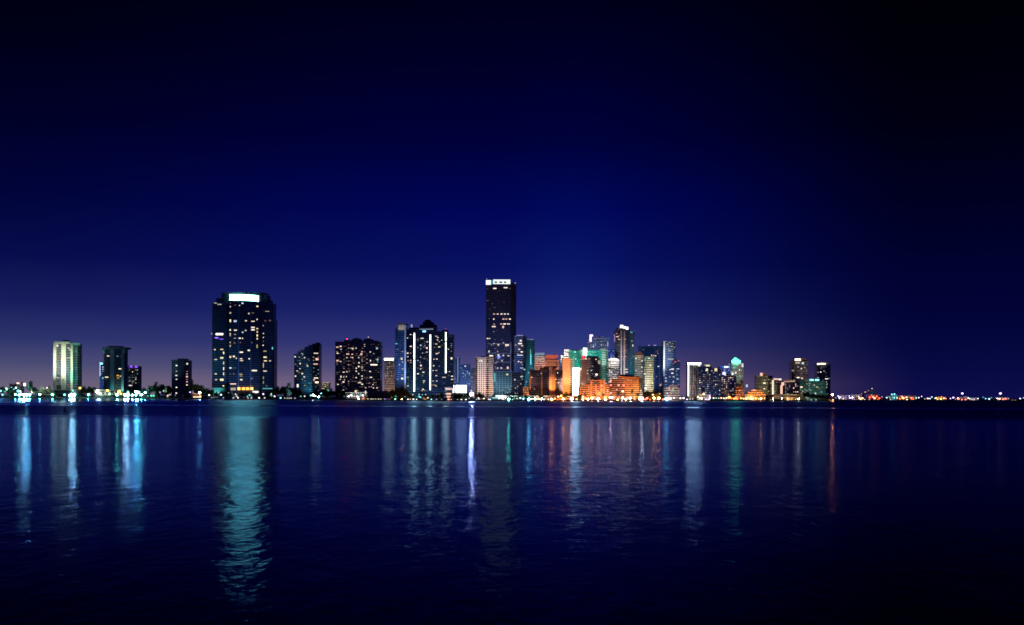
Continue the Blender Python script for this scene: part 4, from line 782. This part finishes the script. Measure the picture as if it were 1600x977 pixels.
lamps('dazzling cyan lamp on the seawall below the green-lit trees','dazzling cyan lamp',[(215.5,613.5,5,'c',5),(212.5,612.5,5,'c',5),(212.5,617.5,4,'c',4)])
lamps('cyan lamp on the seawall below the green-lit trees','cyan lamps under green trees',[(200,612.5,4,'c',3),(207,617.5,4,'c',8),(221,616.8,4,'g',8),(227,613.5,4,'c',4),(219,618,3,'c',3)])
lamps('small green lamp on the dark bank past the green-lit trees','small green lamps',[(231,619,2.4,'g',2),(236.5,618.5,3,'g',3),(240,618.5,3,'g',3)])
lamps('dim white lamp under the big spreading trees','lamps under spreading trees',[(250,613,2.6,'l',2),(255.5,611,2.4,'n',2),(262,618.5,3.5,'y',2),(265,617,2.5,'y',2),(262,624,2,'k',1),(274,618,1.6,'n',1)])
lamps('white lamp beside the slim near-black tower','lamp by the slim tower',[(297,613,2.4,'l',3)])
lamps('bright cyan lamp above the small brown waterside house','cyan house lamp',[(312,613.8,5.5,'c',4)],16)
lamps('small pale lamp on the bank in front of the broad tower','lamps before the broad tower',[(327,617.5,3,'n',3),(331,621.5,3,'b',1),(334.5,621.5,2,'b',1),(342,613.5,2.4,'t',2),(345.5,617,3.4,'b',3),(349,621.8,2.4,'l',2),(364.5,622,2.6,'n',2),(372,622,2.4,'n',3),(387.5,622,2.4,'n',2),(393,622,3,'n',2),(405,622,3,'n',3),(411.5,616,3.4,'l',3),(413.5,622,3,'n',2),(424,615.5,2.4,'w',2),(429,619.5,2.8,'n',3),(438.5,622,3.4,'c',3),(357,614,2,'n',1),(400,613,3.5,'n',3)])
lamps('pinkish glowing lamp among the trees before the broad tower','pink lamps at broad tower',[(368,616,3,'k',2),(370,619.5,3,'k',2),(366.5,621,2,'k',1)])
lamps('teal lamp among the trees before the broad tower','teal lamps at broad tower',[(390,617.5,3.4,'c',2),(386.5,619.5,2.4,'c',2),(393,619,2.4,'c',1)])
lamps('low lamp in the line along the seawall left of the sloping-roofed tower','seawall line lamps',[(445,622.3,2,'w',2),(449,622.2,2,'w',2),(452,622.3,2,'n',2),(455,622.3,2.4,'y',2),(461,622.5,2.6,'l',2),(450,615.5,2,'g',1)])
lamps('white lamp at the foot of the sloping-roofed tower','lamps at sloping tower',[(470,619.5,2.6,'c',2),(476,619.3,3,'n',2),(486,618,3.4,'c',3),(489.5,617.5,3.6,'n',4),(493,619,3,'n',3),(502,615,3,'c',3)])
lamps('bright solitary lamp at the edge of the black rounded trees','solitary lamp',[(498,620.3,4.4,'c',4)])
lamps('small lamp high among the trees left of the humped tower','lamps high in trees',[(513,610.5,3,'c',1),(520.5,610.3,2.8,'n',3),(511,608.5,2.6,'g',1)],60)
lamps('white lamp of the bright pavilion cluster beside the humped tower','pavilion cluster lamps',[(545,619.5,3.6,'n',3),(549,617.5,3.6,'n',3),(558,619.5,3,'b',3),(567,618,3.6,'n',3),(561,624,2.6,'o',4),(566,623.7,2,'k',2),(538,619.5,2.4,'b',1)],16)
lamps('small dock light in the even row under the humped tower','dock lights',[(575,624.6,2.2,'n',2),(580,624.6,2.4,'n',2),(583,624.6,2.2,'w',2),(587,624.5,2,'w',2),(591.5,624.6,2.4,'n',2),(595,624.6,2.2,'w',2),(601.5,624.8,2.6,'l',2),(605,624.6,1.8,'p',2),(609,624.4,1.8,'k',1)],6)
lamps('lamp among black trees between the humped and striped towers','lamps left of striped tower',[(617.5,624.5,3,'t',3),(628,624.3,2.4,'o',4),(618.5,619.5,3.6,'g',1),(612,621,1.8,'y',1)],8)
lamps('small lamp on the promenade below the striped tower','promenade lamps below striped tower',[(637.5,624.5,2.4,'n',3),(641,625,2.6,'w',2),(646,624.6,3,'n',3),(651,624.4,2,'n',3),(655,616.5,2.4,'b',2),(660,617,2,'c',2),(665,616.8,2,'w',2),(668.5,621.8,3.4,'y',2),(674,624.5,2.4,'t',3),(682,625,2.4,'l',2),(658,622,2,'c',1),(645,617,2.4,'k',2),(690,624.5,2,'y',1),(701,624.5,4,'k',3),(705,625,2.4,'k',2)],8)
lamps('very bright bluish white lamp right of the billboard','bright billboard lamp',[(737,616,7,'i',5),(736.5,610.5,3,'k',2)],30)
lamps('small cold lamp on the quay below the billboard','quay lamps below billboard',[(715,625.3,1.6,'b',2),(721,625.3,2.4,'n',3),(728,625.4,2.8,'n',3),(733,622.5,2.4,'b',2),(744.5,625,2.6,'c',2),(756,623,2.4,'n',3),(763.5,624,3,'n',2),(766,625,2.6,'b',3)],8)
lamps('cyan-green lamp on the quay in front of the teal gridded block','cyan quay lamps',[(795,624,4.4,'g',8),(790,621,3,'n',3),(784,620.5,3.4,'n',3),(780,621.5,3,'n',3),(801,625,3,'t',2),(808,623,2.6,'n',2),(813,622,3.4,'t',3),(818,624,2.6,'l',3),(826.5,624,4.4,'c',8),(787,626,2,'y',2)],10)
lamps('white lamp of the brilliant row before the orange stone block','brilliant row lamps',[(831,623.6,3,'n',3),(836,623.5,4,'n',4),(841,623,4,'y',3),(846,623.5,4,'n',4),(850,624.5,3,'n',3),(844,626,2.6,'l',3)],10)
lamps('golden lamp of the cafe terraces below the orange slab','golden terrace lamps',[(862,624,4.4,'o',4),(867,623,3.4,'y',3),(872,620,3.4,'w',3),(877,618.5,4,'y',3),(880,623.5,4,'o',4),(871,625.5,2.6,'o',3),(857,625,2.6,'w',3)],10)
lamps('salmon-coloured lamp on the promenade before the brick-orange hotels','salmon promenade lamps',[(893.5,623,5.4,'k',4),(901,624,3.6,'y',3),(911,625,3,'o',4),(915,622.5,5,'k',3),(919,624.5,4,'o',4),(925,622.5,4,'o',4),(935,623.5,5.6,'k',4),(946,625,3,'k',4),(954.5,621.5,5,'k',4),(893,628,2,'k',3),(949,625.5,3,'o',2)],8)
lamps('white lamp on the wall of the stepped brick-orange hotel','hotel wall lamps',[(940,602.7,3,'k',3),(940,608,3,'k',3),(947,599.5,2.4,'k',2),(949,612,2.4,'k',2)],0,1986,'wall_lamp')
lamps('white lamp on the dark front of the broad orange hotel','broad hotel wall lamps',[(953.5,596.7,3,'k',3),(954.3,602,2.8,'k',3),(954.5,614,3,'k',3),(966.5,602,2.6,'k',3),(974.5,602,2.6,'k',3),(963.5,609,2.6,'k',2),(973,611.5,4,'w',3)],0,2041,'wall_lamp')
lamps('orange lamp on the seawall below the broad orange hotel','orange hotel lamps',[(965,625,2.6,'o',4),(973,622,3.4,'k',4),(985,622.5,4,'w',4),(977,624,3,'y',4),(992,624,3,'k',3),(1003,623.5,5.6,'w',4),(979,624.5,2.6,'o',3),(998,621,3,'y',3)],8)
lamps('orange lamp among trees below the yellowish tower','orange lamps below yellowish tower',[(1008,624.5,3.6,'k',3),(1011,622.5,4,'k',3),(1020,617,3,'w',3),(1022,622,4.4,'o',4),(1029.5,622.5,5.4,'o',4),(1036,624.5,3.6,'k',3),(1016,625,2.6,'o',3),(1031,615.5,2.6,'k',2),(1025,625.4,2.6,'w',2)],8)
lamps('cool white lamp on the quay below the patterned tower','cool quay lamps',[(1042,623.5,7,'c',4),(1048,623,3,'n',3),(1053,622,3,'n',3),(1058,622.6,3,'k',3),(1063,622.5,3.6,'n',3),(1068,622.2,3.6,'n',3),(1073.5,624.3,3.4,'l',3)],10)
lamps('cream lamp in the row beneath the white frame tower','cream frame tower lamps',[(1078,624,2.6,'w',2),(1082,623.5,2.4,'n',2),(1090.5,620.5,3.6,'w',3),(1094,622,3,'n',3),(1099.5,616,4,'w',3),(1103,624.5,4,'l',3),(1109,620,3,'k',3),(1107,624.6,3,'w',3),(1092,625,2.4,'t',2)],10)
lamps('cream lamp in the even row before the dark apartment block','cream apartment lamps',[(1115,622.3,2.8,'n',3),(1119,622.2,2.6,'n',2),(1123,622.5,2.8,'t',2),(1127,622,2.8,'w',3),(1131,622.5,2.6,'n',3),(1135,622,3,'w',3),(1133,626,2,'k',2)],10)
lamps('golden lamp on the shore around the glowing pavilion','golden pavilion lamps',[(1139.5,621,5,'y',3),(1143,622.5,3.4,'o',3),(1147,623,3.4,'y',3),(1152,623,3.4,'o',3),(1158,622.5,3.4,'y',3),(1162,623,3,'w',3),(1166,623,3.4,'w',3),(1171,622,3.4,'y',3),(1176,622.5,3.4,'w',3),(1181,623,3.4,'y',3),(1189,623,3,'o',4),(1194,622.6,3,'w',2)],10)
lamps('small lamp along the dark shore before the arch-lit block','lamps before arch block',[(1204,626,2,'y',2),(1208,621,2,'y',2),(1208,623.5,2.2,'y',4),(1222,622.5,2.2,'w',4),(1230,623.5,3,'o',2),(1237,624,4,'o',2),(1248,623.5,3,'w',4),(1243,624,2.4,'y',2)],8)
lamps('dim lamp under the black trees before the green glass block','lamps under black trees',[(1261.5,625.5,2,'k',1),(1267.5,626,2.2,'n',2),(1275,626,2.6,'w',2),(1281,622.5,2,'k',1),(1296,625,2.6,'o',1)],5)
lamps('orange star-like lamp at the end of the tower row','end orange lamp',[(1301,617,4,'o',4)],14)
lamps('white lamp low on the wall at the end of the tower row','end white lamp',[(1301.5,626,3.2,'w',3)],4)
PORTL = 3240
lamps('lilac lamp of the port beside the long shed','lilac port lamps',[(1309.5,619,4,'l',3),(1306,622,2.6,'l',2),(1313,621.5,3,'l',2),(1317.5,623.5,3,'n',3),(1322,621,3,'p',2),(1327,619,3.6,'l',3),(1328,622,5,'l',3),(1331,624.5,2.4,'p',2),(1335,622,3,'p',2),(1341.5,619.5,3.4,'l',3)],0,PORTL,'harbour_lamp',)
lamps('cream lamp of the port between the lilac and red lights','cream port lamps',[(1343,622.5,5,'w',3),(1347.5,622.5,5,'w',3),(1351,624.8,3.4,'w',2),(1345,625,4,'y',3),(1354,619,2.4,'p',2)],0,PORTL,'harbour_lamp')
lamps('reddish lamp of the port below the twin mast','reddish port lamps',[(1360,619.5,3,'r',3),(1362,617,2.4,'k',2),(1364,620.5,5,'k',3),(1366.5,622.5,5,'w',3),(1370,619.5,3.4,'k',3),(1374,622.5,4,'o',3),(1358,624.5,3,'k',2),(1371,624.5,2.4,'o',3),(1369,621,3,'r',2)],0,PORTL,'harbour_lamp')
lamps('cool lamp of the port near the cyan-roofed shed','cool port lamps',[(1378,620.5,2.4,'n',2),(1378,626,2.4,'n',2),(1385.5,621.5,4,'b',3),(1389,620,2.4,'c',2),(1393.5,616.3,3.4,'c',3),(1397.5,616,4,'c',3),(1397,622,3.4,'c',3),(1392,625.5,3,'w',2)],0,PORTL,'harbour_lamp')
lamps('amber lamp of the port along the long quay shed','amber port lamps',[(1402,622,3,'y',3),(1406,623.5,4,'o',3),(1409,619.5,3.4,'k',3),(1413,622,4,'k',3),(1416.5,621,4,'w',3),(1417,625,4,'y',3),(1424,622,4.4,'k',3),(1427,624,3,'o',3)],0,PORTL,'harbour_lamp')
lamps('white lamp of the port past the long amber shed','white port lamps',[(1431.5,622,3.4,'c',3),(1435.5,621.5,3.4,'n',3),(1440,619.5,2.4,'n',3),(1445,623.5,3,'k',2),(1449.5,622.8,4,'n',3),(1453,623,3.6,'b',3),(1456,620.5,2.6,'n',3),(1461,622.5,3,'b',3)],0,PORTL,'harbour_lamp')
lamps('amber lamp of the port around the short shed','amber short shed lamps',[(1465,624,3.4,'y',3),(1470,623.5,5,'y',3),(1471,620,2.4,'o',3),(1475,622.5,3.6,'w',3),(1478,623,2.6,'k',3)],0,PORTL,'harbour_lamp')
lamps('pinkish white lamp of the port around the first tall lamp mast','pinkish port lamps',[(1485,623,3.4,'l',3),(1489.5,621.5,5,'l',3),(1493,624,2.4,'k',2),(1498,623.5,4,'k',3),(1503,624.5,4,'k',3),(1508.5,624.5,3,'k',3)],0,PORTL,'harbour_lamp')
lamps('bluish lamp of the port between the two tall lamp masts','bluish port lamps',[(1513,622,3,'n',3),(1516,623.5,3,'n',2),(1522,623.6,3,'l',2),(1528,623,2.8,'n',3),(1536,621,2.4,'c',2),(1540,623,3,'c',3),(1545.5,623.5,4.4,'b',3),(1549,621.5,2.4,'c',2),(1518,626.3,3,'w',2),(1522,626.5,3,'w',2)],0,PORTL,'harbour_lamp')
lamps('pink-white lamp of the port below the last tall mast','last mast port lamps',[(1556,621.5,2,'l',2),(1562,623.5,4.4,'w',3),(1567,624,4,'k',3),(1571,623.5,3.4,'k',3),(1576,623,2.6,'k',2),(1582,626,3,'y',2),(1586.5,626.5,3,'o',2)],0,PORTL,'harbour_lamp')
lamps('isolated bluish lamp at the very end of the far bank','isolated end lamps',[(1594,623,4,'b',3),(1599.5,622,2.6,'b',3)],0,PORTL,'harbour_lamp')
lamps('tall port mast topped by a bright lilac white lamp over the pinkish shed','first tall mast',[(1503.5,615,6,'l',3)],0,PORTL,'harbour_mast','mast')
lamps('tall port mast topped by a bright pink white lamp at the bank end','last tall mast',[(1563,615,6.4,'l',3)],0,PORTL,'harbour_mast','mast')
# ================================================================== SETTING
# land: one sheet with a real seawall step, following the shoreline
land_mat = solid('bank_ground', (.07,.07,.06), .9, .4, .05)
wall_mat = solid('seawall_stone', (.16,.155,.15), .9, .3, .3)
def land(name, edge, back):
    n = len(edge); m = MB(); top = [(x,y,GROUND) for x,y in edge]; low = [(x,y,-3) for x,y in edge]; bk = [(x*1.6,back,GROUND) for x,y in edge]
    m.v = top+low+bk
    for k in range(n-1):
        m.f.append((k,k+1,2*n+k+1,2*n+k)); m.i.append(0); m.f.append((n+k,n+k+1,k+1,k)); m.i.append(1)
    o = m.build(name, [land_mat, wall_mat]); o['kind'] = 'structure'; return o
edge = []
rr = random.Random(3)
px = -700
while px <= 1318:
    Y = shore(max(px,-290))+rr.uniform(-1.5,1.5); edge.append((XX(px,Y),Y)); px += 9
edge += [(XX(1322,2520),2520),(XX(1322,3000),3000),(XX(1320,4200),4200)]
land('land', edge, 5200)
edge = [(XX(p,3080+(0 if p > 1302 else (1302-p)*40)),3080+(0 if p > 1302 else (1302-p)*40)+rr.uniform(-2,2)) for p in range(1296,2500,16)]
land('far_bank', edge, 5600)
# coping kerb on the seawall
def coping(lab, edge_fn, p0, p1, step):
    m = MB(); p = p0
    pts = []
    while p <= p1:
        x, y = edge_fn(p); pts.append((x, y)); p += step
    for (xa,ya),(xb,yb) in zip(pts, pts[1:]): 
        m.prism([(xa,ya-.35),(xb,yb-.35),(xb,yb+.5),(xa,ya+.5)], GROUND+.004, GROUND+.45, 0)
    o = m.build('seawall', wall_mat); tag(o, lab, 'seawall')
coping('long pale stone seawall edging the city waterfront', lambda p: (XX(p,shore(p)+2.2), shore(p)+2.2), -60, 1316, 12)

# water
m, nt, out = newmat('bay_water')
N = nt.nodes.new; L = nt.links.new
tc = N('ShaderNodeTexCoord'); sep = N('ShaderNodeSeparateXYZ'); L(tc.outputs['Object'], sep.inputs[0])
def noise(scale, sx, sy, detail=3, rough=.55):
    mp = N('ShaderNodeMapping'); mp.inputs['Scale'].default_value = (sx, sy, 1); L(tc.outputs['Object'], mp.inputs[0])
    nz = N('ShaderNodeTexNoise'); nz.inputs['Scale'].default_value = scale; nz.inputs['Detail'].default_value = detail; nz.inputs['Roughness'].default_value = rough
    L(mp.outputs[0], nz.inputs['Vector']); return nz.outputs['Fac']
def math_(op, a, b=None, c=None):
    n = N('ShaderNodeMath'); n.operation = op
    for k, v in enumerate((a, b, c)):
        if v is None: continue
        if isinstance(v, (int, float)): n.inputs[k].default_value = v
        else: L(v, n.inputs[k])
    return n.outputs[0]
# breeze patches: distance from the bank wandering with broad noise
wob = noise(.004, .35, 1, 3)
dist = math_('ADD', sep.outputs['Y'], math_('MULTIPLY', math_('SUBTRACT', wob, .5), 70))
mr = N('ShaderNodeMapRange'); mr.inputs['From Min'].default_value = 0; mr.inputs['From Max'].default_value = 2000; L(dist, mr.inputs['Value'])
ramp = N('ShaderNodeValToRGB'); L(mr.outputs[0], ramp.inputs[0])
cr = ramp.color_ramp; cr.interpolation = 'EASE'
ROUGH = [(0,.11),(.045,.14),(.10,.165),(.19,.19),(.27,.35),(.415,.37),(.437,.20),(.463,.20),(.485,.37),(1,.40)]
while len(cr.elements) < len(ROUGH): cr.elements.new(.5)
for e, (p, v) in zip(cr.elements, ROUGH): e.position = p; e.color = (v,v,v,1)
gl = N('ShaderNodeBsdfGlossy'); gl.distribution = 'BECKMANN'; gl.inputs['Color'].default_value = (.36,.55,1,1)
df = N('ShaderNodeBsdfDiffuse'); df.inputs['Color'].default_value = (.0008,.002,.012,1)
patch = math_('ADD', math_('MULTIPLY', noise(.03, .5, 1.6, 4), .5), math_('MULTIPLY', noise(.5, .7, .22, 3, .65), .9))
cal = N('ShaderNodeMapRange'); cal.interpolation_type = 'SMOOTHSTEP'; L(sep.outputs['X'], cal.inputs['Value'])
cal.inputs['From Min'].default_value = -560; cal.inputs['From Max'].default_value = -330; cal.inputs['To Min'].default_value = 1; cal.inputs['To Max'].default_value = 0
car = N('ShaderNodeMapRange'); car.interpolation_type = 'SMOOTHSTEP'; L(dist, car.inputs['Value']); car.inputs['From Min'].default_value = 960; car.inputs['From Max'].default_value = 1060
lee = math_('MULTIPLY', cal.outputs[0], car.outputs[0])
base = math_('ADD', math_('MULTIPLY', ramp.outputs[0], math_('SUBTRACT', 1, lee)), math_('MULTIPLY', lee, .10))
L(math_('MULTIPLY', base, math_('ADD', .58, math_('MULTIPLY', patch, .60))), gl.inputs['Roughness'])
h = math_('ADD', math_('MULTIPLY', noise(1.4, .8, .8, 3, .6), .026), math_('ADD', math_('MULTIPLY', noise(.85, .8, .32, 2), .075), math_('MULTIPLY', noise(.2, .9, .35, 2), .10)))
bp = N('ShaderNodeBump'); bp.inputs['Strength'].default_value = 1.0; bp.inputs['Distance'].default_value = 1.0; L(h, bp.inputs['Height']); L(bp.outputs[0], gl.inputs['Normal'])
fr = N('ShaderNodeFresnel'); fr.inputs['IOR'].default_value = 1.09
mx = N('ShaderNodeMixShader'); L(fr.outputs[0], mx.inputs[0]); L(df.outputs[0], mx.inputs[1]); L(gl.outputs[0], mx.inputs[2])
L(mx.outputs[0], out.inputs[0])
w = mesh_obj('water', [(-9000,-400,0),(9000,-400,0),(9000,14000,0),(-9000,14000,0)], [(0,1,2,3)], [m]); w['kind'] = 'structure'

# buoys
def buoy(px, py, hpx, label, col, wpx):
    Y = CAMH*F/(py-(HZ+(px-800)*TILT)); k = Y/F; r = tag(empty('channel_buoy', (XX(px,Y),Y,0)), label, 'buoy'); H = hpx*k; W = wpx*k
    mt = solid('buoy_paint_'+label[:6], col, .5, .2, 2)
    a = MB(); n = 14
    ring = lambda s: [(math.cos(2*math.pi*j/n)*W/2*s, math.sin(2*math.pi*j/n)*W/2*s) for j in range(n)]
    a.prism(ring(.9), -.4, H*.28, 0, ring(1)); a.build('float', mt, r)
    a = MB()
    for j in range(4):
        t = math.pi/4+j*math.pi/2; a.tube([(math.cos(t)*W*.36, math.sin(t)*W*.36, H*.26),(math.cos(t)*W*.1, math.sin(t)*W*.1, H*.85)], [W*.06,W*.05], 5)
    a.prism(ring(.42), H*.5, H*.56, 0); a.build('cage', mt, r)
    a = MB(); a.tube([(0,0,H*.55),(0,0,H*.86),(0,0,H)], [W*.2,W*.2,W*.05], 8); a.build('topmark', mt, r)
buoy(101.5, 644.5, 9, 'dark channel buoy floating off the cream tower', (.04,.05,.05), 5.5)
buoy(1437.5, 655, 9, 'faint rusty red channel buoy in the dark open water', (.35,.05,.02), 3)

# ------------------------------------------------------------------ sky
W = bpy.data.worlds.new('World'); S.world = W; W.use_nodes = True
nt = W.node_tree
for n in list(nt.nodes): nt.nodes.remove(n)
N = nt.nodes.new; L = nt.links.new
out = N('ShaderNodeOutputWorld'); tc = N('ShaderNodeTexCoord'); sep = N('ShaderNodeSeparateXYZ'); L(tc.outputs['Generated'], sep.inputs[0])
el = math_('MAXIMUM', sep.outputs['Z'], 0)
def skyramp(stops):
    mr = N('ShaderNodeMapRange'); mr.inputs['From Max'].default_value = .5; L(el, mr.inputs['Value'])
    r = N('ShaderNodeValToRGB'); L(mr.outputs[0], r.inputs[0]); cr = r.color_ramp; cr.interpolation = 'LINEAR'
    while len(cr.elements) < len(stops): cr.elements.new(.5)
    for e, (py, c) in zip(cr.elements, stops):
        z = math.sin(math.atan((HZ-py)/F)) if py > -600 else 1
        e.position = min(1, z/.5); e.color = (*srgb(*c), 1)
    return r.outputs[0]
LEFT = skyramp([(618,(110,101,122)),(600,(101,94,121)),(575,(74,76,116)),(540,(45,52,108)),(490,(24,30,92)),(420,(7,12,74)),(330,(1,4,56)),(220,(0,1,38)),(100,(0,0,22)),(0,(0,0,12)),(-600,(0,0,6))])
MIDS = skyramp([(618,(112,92,134)),(600,(116,96,128)),(575,(80,74,120)),(540,(50,54,116)),(490,(26,34,107)),(420,(8,17,94)),(330,(1,6,85)),(220,(0,1,56)),(100,(0,0,39)),(0,(0,0,26)),(-600,(0,0,8))])
RIGHT= skyramp([(618,(14,14,72)),(600,(10,12,70)),(575,(7,10,66)),(540,(4,7,60)),(490,(2,4,54)),(420,(1,2,46)),(330,(0,1,33)),(220,(0,0,18)),(100,(0,0,9)),(0,(0,0,5)),(-600,(0,0,4))])
az = math_('ARCTAN2', sep.outputs['X'], sep.outputs['Y'])
def azfac(p0, p1):
    mr = N('ShaderNodeMapRange'); mr.interpolation_type = 'SMOOTHSTEP'; L(az, mr.inputs['Value'])
    mr.inputs['From Min'].default_value = math.atan((p0-800)/F); mr.inputs['From Max'].default_value = math.atan((p1-800)/F); return mr.outputs[0]
def mix(f, a, b):
    x = N('ShaderNodeMix'); x.data_type = 'RGBA'; L(f, x.inputs[0]); L(a, x.inputs[6]); L(b, x.inputs[7]); return x.outputs[2]
BLUEG = skyramp([(618,(104,92,136)),(575,(78,78,134)),(540,(48,59,128)),(490,(26,43,122)),(420,(9,27,108)),(330,(1,11,92)),(220,(0,2,59)),(100,(0,0,41)),(0,(0,0,26)),(-600,(0,0,8))])
c1 = mix(math_('MULTIPLY', math_('MULTIPLY', azfac(755, 890), azfac(1025, 890)), .65), mix(azfac(-100, 760), LEFT, MIDS), BLUEG); c2 = mix(azfac(880, 1450), c1, RIGHT)
ns = N('ShaderNodeTexSky'); ns.sky_type = 'NISHITA'; ns.sun_disc = False; ns.sun_elevation = math.radians(-6); ns.sun_rotation = math.radians(250)
add = N('ShaderNodeMix'); add.data_type = 'RGBA'; add.blend_type = 'ADD'; add.inputs[0].default_value = .02; L(c2, add.inputs[6]); L(ns.outputs[0], add.inputs[7])
BACK = skyramp([(618,(46,56,118)),(540,(32,42,118)),(420,(18,28,108)),(220,(7,12,88)),(-600,(0,2,20))])
bk = N('ShaderNodeMapRange'); bk.interpolation_type = 'SMOOTHSTEP'; L(sep.outputs['Y'], bk.inputs['Value']); bk.inputs['From Min'].default_value = .2; bk.inputs['From Max'].default_value = -.6
tot = mix(bk.outputs[0], add.outputs[2], BACK)
bg = N('ShaderNodeBackground'); L(tot, bg.inputs[0]); bg.inputs[1].default_value = 1.0; L(bg.outputs[0], out.inputs[0])
# moonless night: a token of residual sky light from the west
sl = bpy.data.lights.new('sun', 'SUN'); sl.energy = .004; sl.color = (.6,.7,1); sl.angle = math.radians(5)
so = bpy.data.objects.new('sun', sl); so.rotation_euler = (math.radians(60), 0, math.radians(-40)); link(so)

# ------------------------------------------------------------------ camera and render
cam = bpy.data.cameras.new('camera'); cam.sensor_width = 36; cam.lens = F/1600*36; cam.shift_y = (HZ-488.5)/1600
cam.clip_start = .5; cam.clip_end = 40000
co = bpy.data.objects.new('camera', cam); co.location = (0,0,CAMH); co.rotation_euler = (math.radians(90), -math.atan(TILT), 0); link(co)
S.camera = co
S.render.engine = 'CYCLES'
S.view_settings.view_transform = 'Standard'; S.view_settings.look = 'None'; S.view_settings.exposure = 0; S.view_settings.gamma = 1
S.view_settings.use_curve_mapping = False
cy = S.cycles
cy.use_denoising = True; cy.denoiser = 'OPENIMAGEDENOISE'
cy.max_bounces = 4; cy.diffuse_bounces = 2; cy.glossy_bounces = 3; cy.transmission_bounces = 1
cy.sample_clamp_direct = 0; cy.sample_clamp_indirect = 20; cy.caustics_reflective = False; cy.caustics_refractive = False
cy.use_light_tree = True; cy.pixel_filter_type = 'BLACKMAN_HARRIS'; cy.filter_width = 1.6
